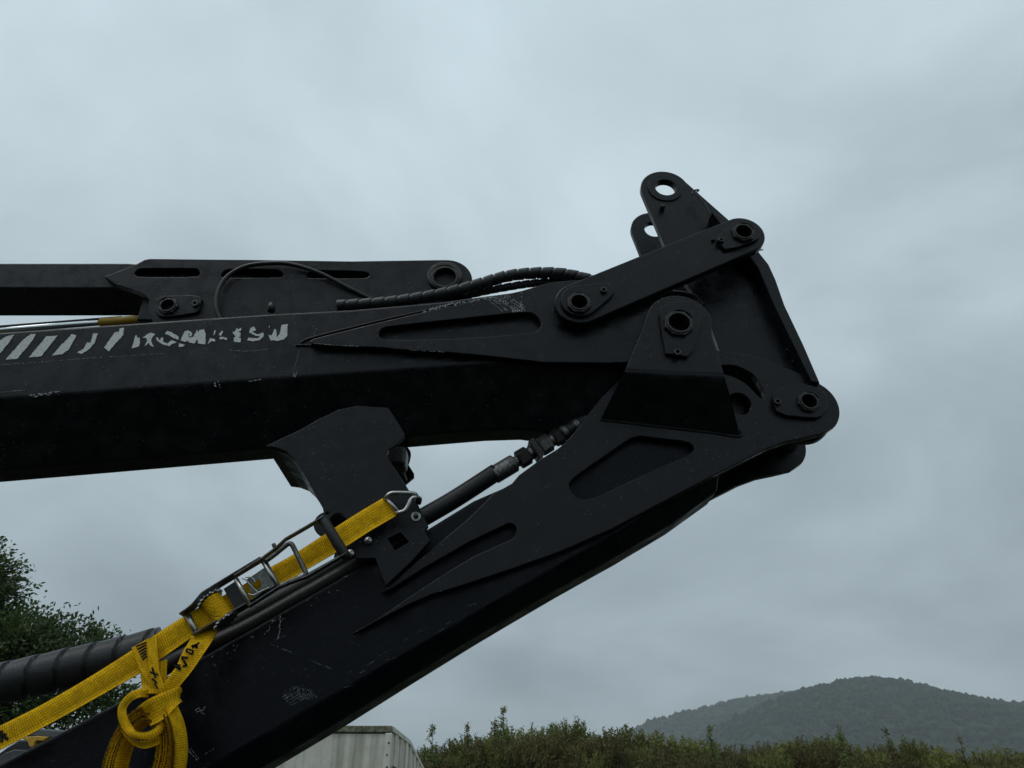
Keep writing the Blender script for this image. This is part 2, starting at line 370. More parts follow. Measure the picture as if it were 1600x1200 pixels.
M['straw'] = leafmat('pale_grass_blades', [(0.216, 0.2268, 0.0972), (0.1512, 0.1944, 0.0648), (0.2808, 0.2592, 0.1296), (0.1296, 0.162, 0.0432)])
M['bark'] = mat('bark', (0.05, 0.042, 0.034), 0.9, 0, 0.2, (0.025, 0.02, 0.016), 20, 0.4, 0.6, 0.6, 40, coord='World')
def leaves_mesh(cent, dirs, ln, wd):
    """diamond leaves; cent, dirs (n,3)"""
    n = len(cent); cent = np.asarray(cent, float); dirs = np.asarray(dirs, float)
    dirs /= np.linalg.norm(dirs, axis=1, keepdims=True) + 1e-9
    rnd = np.random.normal(size=(n, 3)); side = np.cross(dirs, rnd); side /= np.linalg.norm(side, axis=1, keepdims=True) + 1e-9
    nor = np.cross(side, dirs)
    l = (ln * np.random.uniform(.6, 1.3, (n, 1))); w_ = (wd * np.random.uniform(.6, 1.3, (n, 1)))
    v = np.stack([cent, cent + dirs * l * .45 + side * w_ * .5, cent + dirs * l - nor * l * .18, cent + dirs * l * .45 - side * w_ * .5], 1).reshape(-1, 3)
    f = np.arange(4 * n).reshape(-1, 4)
    me = bpy.data.meshes.new('m'); me.vertices.add(4 * n); me.vertices.foreach_set('co', v.ravel())
    me.loops.add(4 * n); me.loops.foreach_set('vertex_index', f.ravel().astype(np.int32))
    me.polygons.add(n); me.polygons.foreach_set('loop_start', np.arange(0, 4 * n, 4).astype(np.int32)); me.polygons.foreach_set('loop_total', np.full(n, 4, np.int32))
    me.update(calc_edges=True); me.validate(); return me
def tubes_mesh(paths, seg=5):
    v = []; f = []
    for pts, r0, r1 in paths:
        pts, fr = frame_path(pts); o0 = len(v)
        for i, p in enumerate(pts):
            r = r0 + (r1 - r0) * i / max(1, len(pts) - 1)
            for k in range(seg): a = 2*math.pi*k/seg; v.append(p + (fr[i][0]*math.cos(a) + fr[i][1]*math.sin(a)) * r)
        for i in range(len(pts) - 1):
            for k in range(seg): a, b = o0+i*seg+k, o0+i*seg+(k+1) % seg; f.append((a, b, b+seg, a+seg))
    return mesh(v, f)
def shrub_mesh(h, rad, nst, nleaf, ln, wd, upright, rs):
    """upright leafy stems from one root"""
    r_ = random.Random(rs); np.random.seed(rs); paths = []; C = []; Dr = []
    for s in range(nst):
        a = r_.uniform(0, 6.283); rr = rad * math.sqrt(r_.random()); hh = h * r_.uniform(.55, 1.0) * (1 - 0.35 * (rr / rad) ** 2)
        base = Vector((rr * .55 * math.cos(a), rr * .55 * math.sin(a), 0)); tip = Vector((rr * math.cos(a) + r_.gauss(0, .08), rr * math.sin(a) + r_.gauss(0, .08), hh))
        mid = base.lerp(tip, .5) + Vector((r_.gauss(0, .05), r_.gauss(0, .05), 0))
        pts = [base, mid, tip]; paths.append((pts, 0.010, 0.003))
        for k in range(nleaf):
            t = r_.random() ** 0.8; p = base.lerp(mid, t * 2) if t < .5 else mid.lerp(tip, t * 2 - 1)
            sp = 0.10 * (1.15 - t); p = p + Vector((r_.gauss(0, sp), r_.gauss(0, sp), r_.gauss(0, .03)))
            a2 = r_.uniform(0, 6.283); C.append(p[:]); Dr.append((math.cos(a2), math.sin(a2), upright * r_.uniform(.3, 1.5)))
    return leaves_mesh(C, Dr, ln, wd), tubes_mesh(paths, 4)
kinds = []
for k, (h, rad, nst, nl, ln, wd, up, m_, lab) in enumerate([
        (1.25, 0.85, 70, 60, 0.10, 0.035, 1.2, 'brown', 'brownish twiggy shrub in the thicket on the bank'),
        (1.15, 0.90, 60, 60, 0.11, 0.045, 0.8, 'olive', 'olive green shrub in the thicket on the bank'),
        (1.00, 0.75, 55, 55, 0.12, 0.05, 0.7, 'fresh', 'bright green leafy shrub in the thicket on the bank'),
        (1.35, 0.70, 60, 60, 0.10, 0.035, 1.3, 'olive', 'olive green shrub in the thicket on the bank'),
        (1.05, 0.95, 75, 55, 0.10, 0.04, 1.0, 'brown', 'brownish twiggy shrub in the thicket on the bank')]):
    lm, sm = shrub_mesh(h, rad, nst, nl, ln, wd, up, 20 + k); lm.materials.append(M[m_]); sm.materials.append(M['bark']); kinds.append((lm, sm, lab))
rs = random.Random(11); shrub_spots = []
for row, (Y, n) in enumerate([(25.3, 22), (26.6, 24), (28.2, 26), (29.8, 26)]):
    xl, xr = at(600, 1150, Y).x - 0.6, at(1620, 1150, Y).x + 0.6
    for i in range(n):
        shrub_spots.append((xl + (xr - xl) * (i + rs.uniform(.1, .9)) / n, Y + rs.uniform(-.6, .6), rs.uniform(.78, 1.12)))
def shrub(kind, loc, s, rz, label=None, group='shrubs of the bank thicket'):
    lm, sm, lab = kinds[kind]
    t = thing('shrub', label or lab, 'shrub', loc, group); t.scale = (s, s, s); t.rotation_euler.z = rz
    for nm, me_ in (('foliage', lm), ('stems', sm)):
        o = bpy.data.objects.new(nm, me_); COL.objects.link(o); o.parent = t
    return t
for X, Y, s in shrub_spots:
    k = rs.choice([0, 0, 1, 1, 2, 3, 4, 4])
    shrub(k, (X, Y, bank_h(X, Y) - 0.05), s, rs.uniform(0, 6.28))
# undergrowth: grass and herb blades nobody could count
C = []; Dr = []; r_ = random.Random(5)
for k in range(52000):
    Y = r_.uniform(22.5, 31); X = r_.uniform(-6, 24)
    z = bank_h(X, Y); C.append((X, Y, z)); Dr.append((r_.gauss(0, .35), r_.gauss(0, .35), 1))
np.random.seed(9); o = put('undergrowth', leaves_mesh(C, Dr, 0.42, 0.035), M['straw']); o['kind'] = 'stuff'; o['label'] = 'grass and weeds growing between the shrubs on the bank'; o['category'] = 'grass'

def sapling(px, py, Y, label, rs_, rad=0.22, n=620, taper=1.0, m_='fresh'):
    tip = at(px, py, Y); X = tip.x; z0 = bank_h(X, Y) - 0.03; h = tip.z - z0
    t = thing('sapling', label, 'sapling', (X, Y, z0)); q = random.Random(rs_); np.random.seed(rs_)
    paths = [([(0, 0, 0), (0.02, 0, h * .5), (0, 0, h)], 0.022, 0.004)]; C = []; Dr = []
    for b_ in range(44):
        zb = h * (.10 + .86 * q.random()); a = q.uniform(0, 6.28); l = rad * (1.15 - zb / h * .95 * taper) * q.uniform(.6, 1.3) + .03
        e = Vector((math.cos(a) * l, math.sin(a) * l, zb + l * .7)); paths.append(([(0, 0, zb), e[:]], 0.007, 0.002))
        for k in range(max(4, int(n / 44 * (.45 + l / rad)))):
            p = Vector((0, 0, zb)).lerp(e, q.uniform(.15, 1.1)); C.append((p.x + q.gauss(0, .03), p.y + q.gauss(0, .03), p.z + q.gauss(0, .03))); Dr.append((q.gauss(0, 1), q.gauss(0, 1), q.gauss(.3, .6)))
    put('crown', leaves_mesh(C, Dr, 0.085, 0.045), M[m_], t, keep=True).location = (0, 0, 0)
    put('trunk', tubes_mesh(paths, 5), M['bark'], t, keep=True).location = (0, 0, 0)
sapling(787, 1106, 27.0, 'tallest slim sapling rising above the thicket right of the container', 41, 0.26, 700)
sapling(773, 1124, 27.2, 'short sapling just left of the tallest one on the bank', 42, 0.24, 420)
sapling(676, 1131, 26.5, 'small pointed sapling on the bank close beside the container', 43, 0.24, 420)
sapling(731, 1130, 26.8, 'thin sapling between the container and the tallest sapling', 44, 0.20, 360, m_='olive')
sapling(862, 1130, 27.4, 'wispy thin sapling standing right of the tallest sapling', 45, 0.18, 300)
sapling(1383, 1138, 25.5, 'bare thin sapling in front of the hill foot, reddish twigs', 46, 0.14, 200, m_='brown')
sapling(1496, 1144, 25.5, 'dark twiggy sapling at right in front of the hill', 47, 0.22, 260, m_='brown')
sapling(1308, 1133, 25.6, 'light green sapling beneath the hill left of its summit', 48, 0.22, 420)
sapling(1107, 1130, 25.6, 'young green sapling at the left end of the hill', 49, 0.22, 420)

# tree at the left
def tree(label, base, trunk_h, blobs, leaf_n, ln, wd, seed, cat='tree'):
    """blobs: (centre, radii, share) crown volumes in world space"""
    q = random.Random(seed); np.random.seed(seed); t = thing('leafy_tree', label, cat, base); B = Vector(base); paths = []; C = []; Dr = []
    top = B + Vector((0, 0, trunk_h)); paths.append(([B, B + Vector((.05, .02, trunk_h * .5)), top], 0.16, 0.10))
    for c, rad, share in blobs:
        c = Vector(c); paths.append((spline([top, top.lerp(c, .5) + Vector((0, 0, .15)), c], 3), 0.08, 0.03))
        nb = int(leaf_n * share / 34)
        for k in range(nb):
            u = Vector((q.gauss(0, 1), q.gauss(0, 1), q.gauss(0, 1))).normalized() * (q.random() ** 0.40)
            e = c + Vector((u.x * rad[0], u.y * rad[1], u.z * rad[2])); e += Vector((0, 0, 0.10)) * q.random()
            s = c.lerp(e, q.uniform(.45, .7)); 
            if k % 2 == 0: paths.append(([s, s.lerp(e, .5) + Vector((q.gauss(0, .03), q.gauss(0, .03), q.gauss(0, .03))), e], 0.012, 0.003))
            dirn = (e - s).normalized()
            for j in range(34):
                tt = q.uniform(-.1, 1.05); p = s.lerp(e, tt); sp = 0.075
                C.append((p.x + q.gauss(0, sp), p.y + q.gauss(0, sp), p.z + q.gauss(0, sp))); Dr.append((dirn.x + q.gauss(0, .8), dirn.y + q.gauss(0, .8), dirn.z + q.gauss(0, .8) - .2))
    put('crown', leaves_mesh(C, Dr, ln, wd), M['leaf'], t, keep=True).location = -B
    put('trunk', tubes_mesh(paths, 6), M['bark'], t, keep=True).location = -B
TY = 11.0
def tb(x, y, dy=0.0): return at(x, y, TY + dy)[:]
tree('dense green leafy tree at the left edge behind the wrapped hose', (tb(-60, 1100)[0], TY, 0), 2.2, [
    (tb(-55, 905), (0.90, 0.9, 0.62), .22), (tb(-40, 985, .3), (0.75, 1.0, 0.55), .16), (tb(30, 1010, -.2), (0.95, .8, .52), .17), (tb(105, 1030), (0.85, .8, .50), .075),
    (tb(150, 1020, .2), (0.5, .5, .32), .025), (tb(-90, 1090), (1.2, 1.1, .8), .15), (tb(30, 1110, .1), (1.2, .9, .55), .13), (tb(150, 1095, .4), (.8, .7, .4), .06)], 40000, 0.074, 0.038, 71)

# ------------------------------------------------------------------ container
M['cont'] = mat('weathered_grey_panel', (0.76, 0.725, 0.645), 0.75, 0, 0.15, (0.56, 0.54, 0.45), 3, 0.4, 0.7, 0.15, 30, coord='World')
def streaks(m):
    t = m.node_tree; b = t.nodes['Principled BSDF']; old = b.inputs['Base Color'].links[0].from_socket
    g_ = N(t, 'ShaderNodeNewGeometry'); mp_ = N(t, 'ShaderNodeMapping'); mp_.inputs['Scale'].default_value = (5.0, 5.0, 0.35); L(t, g_.outputs['Position'], mp_.inputs[0])
    n_ = N(t, 'ShaderNodeTexNoise'); n_.inputs['Scale'].default_value = 1.0; n_.inputs['Detail'].default_value = 6; L(t, mp_.outputs[0], n_.inputs[0])
    r1 = N(t, 'ShaderNodeMapRange'); r1.inputs[1].default_value = 0.46; r1.inputs[2].default_value = 0.70; r1.inputs[4].default_value = 0.8; L(t, n_.outputs[0], r1.inputs[0])
    x = N(t, 'ShaderNodeMix', data_type='RGBA'); x.inputs[7].default_value = (0.27, 0.265, 0.18, 1); L(t, r1.outputs[0], x.inputs[0]); L(t, old, x.inputs[6]); L(t, x.outputs[2], b.inputs['Base Color'])
streaks(M['cont'])
M['contrail'] = mat('mossy_rail', (0.25, 0.245, 0.17), 0.8, 0, 0.15, (0.11, 0.115, 0.07), 12, 0.4, 0.6, coord='World')
M['rust'] = mat('faded_red_oxide', (0.42, 0.21, 0.13), 0.8, 0, 0.2, (0.5, 0.38, 0.3), 15, 0.45, 0.6, coord='World')
M['blackmark'] = mat('black_marking', (0.03, 0.03, 0.03), 0.7, coord='World')
CY = 14.7
pc = at(613, 1134, CY); CX1, CZ = pc.x, pc.z; CX0 = CX1 - 2.44; CL = 10.5
ct = thing('container', 'weathered grey box container standing in the yard below the boom', 'container', ((CX0 + CX1) / 2, CY + CL / 2, 0))
front = []
k1 = at(645, 1166, 1).y; 
# front wall from upright panels
npan = 8
for i in range(npan):
    a = CX0 + 0.07 + (2.44 - 0.14) * i / npan; b_ = CX0 + 0.07 + (2.44 - 0.14) * (i + 1) / npan
    put('panel', boxm(((a + b_) / 2, CY + 0.04 + 0.0015 * (i % 2), CZ / 2 - .03), (b_ - a - 0.002, 0.05, CZ - .2)), M['cont'], ct)
put('front_rail', bevel_mesh(boxm(((CX0 + CX1) / 2, CY + 0.03, CZ - 0.055), (2.44, 0.10, 0.11)), .012), M['contrail'], ct)
put('front_sill', bevel_mesh(boxm(((CX0 + CX1) / 2, CY + 0.03, 0.10), (2.44, 0.10, 0.2)), .012), M['contrail'], ct)
for sx in (CX0 + .05, CX1 - .05): put('corner_post', bevel_mesh(boxm((sx, CY + 0.022, CZ / 2 - .005), (0.12, 0.12, CZ - .235)), .012), M['cont'], ct)
for i, z in enumerate(np.linspace(CZ - .28, CZ - 1.25, 6)): 
    put('bolt', lathe_mesh((CX1 - .035 - .015 * (i % 2), CY - .036, z), (CX1 - .035, CY - .05, z), [(0, .018), (.008, .018), (.011, .012)], 8), M['blackmark'], ct)
# long side: ribs and a top edge that drops towards the far end
def side_top(Y): return CZ - 0.03 if Y < CY + 3.2 else CZ - 0.03 - (Y - CY - 3.2) * 0.092
ribs = 22
for i in range(ribs):
    y0 = CY + 0.10 + (CL - .1) * i / ribs; y1 = CY + 0.10 + (CL - .1) * (i + 1) / ribs; xo = 0.03 if i % 2 else 0.0
    for sx, sg in ((CX1, 1), (CX0, -1)):
        xa, xb = sx - sg * (0.075 - xo), sx - sg * (.02 if xo == 0 else -.01)
        v = [(x, y, z) for x in (xa, xb) for y, z in ((y0, .16), (y1, .16), (y1, side_top(y1) - .05), (y0, side_top(y0) - .05))]
        put('side_panel', loft_mesh([v[:4], v[4:]]), M['cont'], ct)
for sx in (CX0 + .03, CX1 - .03):
    put('side_rail', loft_mesh([[(sx - .05, y, side_top(y) - .06), (sx + .05, y, side_top(y) - .06), (sx + .05, y, side_top(y) + .02), (sx - .05, y, side_top(y) + .02)] for y in (CY + .085, CY + 3.2, CY + CL)]), M['cont'], ct)
put('roof', loft_mesh([[(CX0 + .085, y, side_top(y) - .05), (CX1 - .085, y, side_top(y) - .05), (CX1 - .085, y, side_top(y) - .005), (CX0 + .085, y, side_top(y) - .005)] for y in (CY + .085, CY + 3.2, CY + CL)]), M['contrail'], ct)
put('rear_wall', boxm(((CX0 + CX1) / 2, CY + CL - .03, side_top(CY + CL) / 2 - .05), (2.2, 0.05, side_top(CY + CL) - .12)), M['cont'], ct)
# marking on the long side: dark square frame and a red oxide patch under it
def side_quad(y0, y1, z0, z1, x): return mesh([(x, y0, z0), (x, y1, z0), (x, y1, z1), (x, y0, z1)], [(0, 1, 2, 3)])
mx0 = CX1 + .016
for (a, b_, c_, d_) in ((.35, .95, CZ - .99, CZ - .92), (.35, .95, CZ - .70, CZ - .63), (.35, .48, CZ - .92, CZ - .70), (.82, .95, CZ - .92, CZ - .70)):
    put('marking', boxm((mx0, CY + (a + b_) / 2, (c_ + d_) / 2), (.006, b_ - a, d_ - c_)), M['blackmark'], ct)
put('oxide_patch', boxm((mx0, CY + .55, CZ - 1.35), (.006, .75, .55)), M['rust'], ct)

# ------------------------------------------------------------------ machine glimpsed between strap and boom
M['mgrey'] = mat('blue_grey_hood', (0.09, 0.10, 0.11), 0.5, 0, 0.4, (0.06, 0.065, 0.07), 10, 0.4, 0.6, coord='World')
M['myellow'] = mat('machine_yellow', (0.55, 0.32, 0.03), 0.5, 0, 0.4, (0.4, 0.24, 0.04), 12, 0.45, 0.65, coord='World')
MD = 3.2
q = pix(50, 1170, MD)
mt = thing('parked_machine', 'dark machine with grey hood and yellow bracket behind the boom at lower left', 'machine', (q.x, q.y, 0))
plate('hood', [P2([(42, 1150), (50, 1143), (60, 1138), (100, 1141), (150, 1146), (150, 1156), (80, 1153)], MD)], MD, 0.7, M['mgrey'], mt, .01)
plate('bracket', [P2([(32, 1152), (44, 1151), (60, 1150), (76, 1151.5), (66, 1158), (58, 1157), (54, 1160), (53, 1165), (49, 1168), (45, 1166), (43, 1159), (36, 1155)], MD - .05)], MD - .05, 0.05, M['myellow'], mt, .004)
plate('body', [P2([(-20, 1215), (-20, 1190), (10, 1168), (30, 1156), (80, 1154), (150, 1157), (150, 1215)], MD + .08)], MD + .08, 0.6, M['rubber'], mt, .01)
plate('fender', [P2([(-30, 1215), (-10, 1188), (8, 1176), (22, 1171), (60, 1173), (60, 1215)], MD + .02)], MD + .02, 0.05, M['mgrey'], mt, .006)
for dx in (-.25, .35):
    put('wheel', lathe_mesh((q.x + dx, q.y + .1, .42), (q.x + dx, q.y + .5, .42), [(0, .25), (.02, .40), (.08, .42), (.3, .42), (.36, .40), (.38, .25)], 24), M['rubber'], mt)
put('chassis', bevel_mesh(boxm((q.x + .05, q.y + .35, .95), (1.3, .5, .75)), .02), M['rubber'], mt)

# ==================================================================  THE CRANE
base = pix(300, 1200, 0.1)
CR = thing('forestry_crane', 'black folded forestry crane with two booms, link arm and hydraulic hoses', 'crane', (base.x, base.y, 0))

# ---- upper boom -------------------------------------------------------------------------------
VD = .0238                                   # near plate of the tilt lever
BN = -0.03                                   # near side face
def sec_upper(x):
    xt = [-90, 0, 160, 235, 310, 400, 550, 687, 815, 930, 1010]; yt = [526, 519.5, 508.5, 503.5, 498, 491.5, 484, 472, 455, 438, 432]
    ytop = float(np.interp(x, xt, yt)); ysd = 622 - .0725 * x
    a = pix(x, ytop, BN); X = a.x; b_ = on_line(X, BN, lambda q: 622 - .0725 * q); a = on_line(X, BN, lambda q: float(np.interp(q, xt, yt)))
    bot = on_line(X, BN + .10, lambda q: float(np.interp(q, [-100, 0, 415, 640, 800, 860, 930, 1010], [743, 735, 700, 681, 668, 675, 688, 705])))
    W = 0.27; y0, y1 = D0 + BN, D0 + BN + W
    return [(X, y0, b_.z), (X, y0, a.z), (X, y0 + .012, a.z + .004), (X, y1 - .012, a.z + .004), (X, y1, a.z), (X, y1, b_.z), (X, y1 - .10, bot.z), (X, y0 + .10, bot.z)]
UB = put('upper_boom', bevel_mesh(loft_mesh([sec_upper(x) for x in (-90, 0, 150, 300, 420, 550, 687, 760, 815, 870, 930, 1000)]), 0.006, 3, 22), M['paint'], CR)
DB = BN - .022
gus = P2([(484, 533), (486, 537), (520, 540), (600, 543), (625, 546), (695, 550), (762, 556), (850, 566), (950, 567), (985, 566), (1030, 560)], DB) + circ(1062, 505, 43, DB, 20, -120, 110) + \
      P2([(1030, 462), (985, 448), (965, 436), (930, 437), (895, 438), (860, 441), (815, 454), (785, 461), (755, 465), (720, 475), (690, 481), (660, 488), (600, 502), (530, 519), (490, 529)], DB)
slot = smooth2(P2([(591, 521), (596, 513), (606, 510), (725, 497), (818, 487), (834, 489), (845, 501), (845, 512), (835, 519), (800, 523), (700, 530), (605, 531), (594, 528)], DB), 1)
plate('gusset_plate', [gus, slot], DB, .0225, M['paint'], UB, .002)
# weld bead along the gusset tip
tube('weld_bead', spline([pix(*p, BN - .001) for p in [(470, 536), (484, 529), (530, 517), (600, 500), (660, 486.5), (720, 473)]], 10), .0035, M['paint'], UB, 6)
tube('weld_bead', spline([pix(*p, BN - .001) for p in [(462, 540), (486, 540), (560, 545), (640, 550), (740, 557)]], 10), .004, M['paint'], UB, 6)
tube('bolt_head', [pix(424, 486, .02), pix(424, 479, .02), pix(424, 474, .02)], [.010, .010, .007], M['greasy'], UB, 8)
tube('bolt_head', [pix(562, 482, .03), pix(562, 476, .03)], .008, M['greasy'], UB, 8)
# lettering and stripes: what is left of the film
def flat_px(polys, d, o_=(0, 0), k=1.0, jag=0.0, seed=0):
    q = random.Random(seed); v = []; f = []
    for p in polys:
        pts = [(o_[0] + x * k, o_[1] + y * k) for x, y in p]
        if jag:
            o2 = []
            for i in range(len(pts)):
                a, b_ = pts[i], pts[(i + 1) % len(pts)]; l = math.dist(a, b_); n = max(1, int(l / 1.6))
                for s in range(n):
                    t = s / n; o2.append((a[0] + (b_[0]-a[0])*t + (q.uniform(-jag, jag) if s else 0), a[1] + (b_[1]-a[1])*t + (q.uniform(-jag, jag) if s else 0)))
            pts = o2
        i0 = len(v); v += [pix(x, y, d) for x, y in pts]; f.append(tuple(range(i0, i0 + len(pts))))
    me = mesh(v, f); bm = bmesh.new(); bm.from_mesh(me); bpy.data.meshes.remove(me)
    bmesh.ops.triangulate(bm, faces=bm.faces[:], ngon_method='EAR_CLIP')
    for fc in bm.faces:
        if fc.normal.y > 0: fc.normal_flip()
    me = bpy.data.meshes.new('m'); bm.to_mesh(me); bm.free(); return me
stripes = [[(-90, 330), (0, 245), (60, 205), (150, 185), (95, 265), (0, 380), (-90, 470)],
 [(60, 445), (180, 438), (270, 330), (345, 235), (375, 178), (320, 180), (250, 230), (160, 330)],
 [(300, 422), (430, 412), (500, 320), (600, 195), (480, 205), (430, 270)],
 [(540, 405), (650, 388), (720, 335), (795, 195), (745, 180), (700, 235), (640, 290)],
 [(800, 375), (855, 385), (930, 335), (985, 270), (1020, 172), (970, 175), (945, 270), (905, 265), (870, 335)],
 [(1085, 320), (1135, 360), (1200, 280), (1285, 190), (1292, 115), (1250, 118), (1240, 155), (1195, 160), (1140, 240)]]
for i, s in enumerate(stripes): put('stripe', flat_px([s], BN - .0012, (0, 495), .15, .45, i), M['decal'], UB)
letters = {'K': [[(35, 305), (55, 240), (70, 180), (85, 175), (90, 205), (110, 200), (115, 255), (105, 285), (70, 295)], [(140, 200), (190, 165), (215, 152), (260, 165), (225, 210), (225, 240), (245, 290), (215, 275), (200, 250), (155, 285), (185, 235), (175, 205)]],
 'O': [[(270, 205), (285, 195), (300, 228), (325, 195), (340, 205), (335, 240), (385, 255), (420, 225), (470, 245), (420, 262), (400, 282), (350, 270), (300, 245), (275, 225)], [(355, 160), (375, 135), (420, 150), (485, 190), (485, 220), (440, 205), (400, 180)], [(490, 255), (550, 270), (530, 285), (490, 290)]],
 'M': [[(505, 225), (545, 140), (575, 130), (600, 140), (620, 165), (605, 190), (590, 185), (595, 160), (580, 160), (585, 200), (625, 195), (665, 125), (670, 155), (690, 125), (730, 120), (745, 160), (745, 265), (670, 255), (670, 215), (640, 255), (585, 245), (570, 230), (550, 240)]],
 'A': [[(765, 262), (790, 205), (835, 215), (840, 235), (800, 235)], [(820, 185), (830, 130), (845, 135), (835, 165)], [(875, 165), (905, 130), (915, 145), (895, 180), (880, 180)], [(880, 195), (905, 190), (950, 205), (950, 225), (915, 210), (885, 218)]],
 'T': [[(1005, 145), (1030, 140), (1045, 105), (1060, 120), (1090, 105), (1085, 135), (1060, 142), (1085, 155), (1080, 190), (1050, 197), (1085, 205), (1080, 245), (1020, 240), (1015, 205), (1035, 190), (1020, 170)]],
 'S': [[(1165, 150), (1180, 105), (1215, 95), (1230, 130), (1195, 140), (1245, 170), (1300, 150), (1305, 185), (1265, 225), (1200, 235), (1145, 225), (1160, 200), (1215, 207), (1250, 205), (1275, 180), (1250, 185), (1225, 182), (1190, 162)]],
 'U': [[(1350, 170), (1380, 180), (1410, 115), (1425, 125), (1430, 200), (1460, 160), (1475, 80), (1535, 68), (1530, 185), (1500, 215), (1440, 232), (1370, 225)], [(1350, 105), (1358, 83), (1363, 100)]]}
for ch, ps in letters.items(): put('letter', flat_px(ps, BN - .0012, (200, 495), .1625, .35, ord(ch)), M['decal'], UB)
def strokes(name, lst, parent, m=None, seed=1):
    """scuffs: broken, uneven slivers along each line"""
    q = random.Random(seed); v = []; f = []
    for pts, wd, d in lst:
        ps = [Vector((x, y)) for x, y in pts]
        for a, b_ in zip(ps, ps[1:]):
            l = (b_ - a).length; t = 0.0; dr = (b_ - a).normalized(); nn = Vector((-dr.y, dr.x))
            while t < l:
                w1 = q.uniform(1.2, 4.5); e = min(t + w1, l)
                if q.random() < .80:
                    o1 = q.uniform(-.35, .35) * wd; h = wd * q.uniform(.15, .75); h2 = wd * q.uniform(.1, .6)
                    k = len(v); p0 = a + dr * t + nn * o1; p1 = a + dr * ((t + e) / 2) + nn * (o1 + h); p2 = a + dr * (e + q.uniform(-.3, .8)) + nn * o1 * q.uniform(-.2, 1); p3 = a + dr * ((t + e) / 2 + q.uniform(-.8, .8)) + nn * (o1 - h2)
                    v += [pix(*p0, d), pix(*p1, d), pix(*p2, d), pix(*p3, d)]; f.append((k, k+1, k+2, k+3))
                t = e
    o = put(name, mesh(v, f), m or M['scratch'], parent); o['kind'] = 'stuff'; return o
q = random.Random(4); sc = []
for i in range(10): x0 = 757 + i * 4.0 + q.uniform(-2, 2); sc.append(([(x0, 463 - i * .3), (x0 + 16 + q.uniform(-2, 2), 474 + q.uniform(-1, 1)), (x0 + 31 + q.uniform(-3, 3), 486 - i * .25)], q.uniform(1.2, 2.8), DB - .0012))
sc += [([(660, 488), (690, 478), (720, 473), (757, 466), (775, 463)], 4.5, DB - .0012), ([(815, 456), (816, 466), (814, 474), (820, 480), (816, 487)], 2.6, DB - .0012), ([(800, 487), (822, 484)], 5.0, DB - .0012),
       ([(486, 536), (520, 539), (560, 541)], 1.0, DB - .0012), ([(640, 547), (695, 550)], 1.0, DB - .0012)]
sc += [([(332, 594), (338, 604)], 2.5, BN - .0012), ([(340, 593), (344, 606)], 1.5, BN - .0012), ([(388, 596), (408, 593)], 2.5, BN - .0012), ([(455, 590), (462, 583)], 2.2, BN - .0012), ([(458, 584), (468, 546)], .7, BN - .0012), ([(461, 590), (464, 580)], 1.5, BN - .0012),
       ([(45, 617), (75, 614), (95, 611)], 3.0, BN - .0012), ([(52, 619), (80, 616)], 3.0, BN - .0012), ([(0, 613), (40, 609)], 1.0, BN - .0012), ([(356, 547), (390, 549), (420, 545)], 1.0, BN - .0012), ([(0, 570), (60, 566), (130, 560), (200, 556), (260, 552)], .8, BN - .0012), ([(480, 502), (495, 514), (488, 528)], .6, BN - .0012)]
strokes('scratch_marks', sc, UB)

def pin_set(cx, cy, r_in, d, parent, ring=1.32, sides=8, length=.10, rot=10):
    """hollow pin end with a facetted collar"""
    c = pix(cx, cy, d); s = scale_at(cx, cy, d); ri = r_in * s; ro = ri * ring
    outer = [(c.x + ro * math.cos(R(rot + 360 * i / sides)), c.z + ro * math.sin(R(rot + 360 * i / sides))) for i in range(sides)]
    inner = [(c.x + ri * math.cos(2*math.pi*i/28), c.z + ri * math.sin(2*math.pi*i/28)) for i in range(28)]
    plate('pin_collar', [outer, inner], d, .012, M['greasy'], parent, .0012)
    Y = D0 + d; seg = 28; v = []; f = []
    prof = [(-.003, ri * 1.10), (-.003, ri * .95), (length, ri * .95), (length, ri * 1.10)]
    for yy, rr in prof:
        for k in range(seg): a = 2*math.pi*k/seg; v.append((c.x + rr*math.cos(a), Y + yy, c.z + rr*math.sin(a)))
    for i in range(4):
        for k in range(seg): a, b_ = i*seg+k, i*seg+(k+1) % seg; j = ((i+1) % 4)*seg; f.append((a, b_, j+(k+1) % seg, j+k))
    k0 = len(v); v += [(c.x + ri*.94*math.cos(2*math.pi*k/seg), Y + length*.7, c.z + ri*.94*math.sin(2*math.pi*k/seg)) for k in range(seg)]; f.append(tuple(range(k0, k0+seg)))
    put('pin', mesh(v, f), M['greasy'], parent, False)
def bolt(cx, cy, r, d, parent, m='greasy', hgt=.008):
    c = pix(cx, cy, d); s = scale_at(cx, cy, d) * r
    hexa = [(c.x + s*math.cos(R(60*i+15)), c.z + s*math.sin(R(60*i+15))) for i in range(6)]
    hole = [(c.x + s*.45*math.cos(R(30*i)), c.z + s*.45*math.sin(R(30*i))) for i in range(12)]
    plate('bolt', [hexa, hole], d - hgt, hgt, M[m], parent, .001)
    
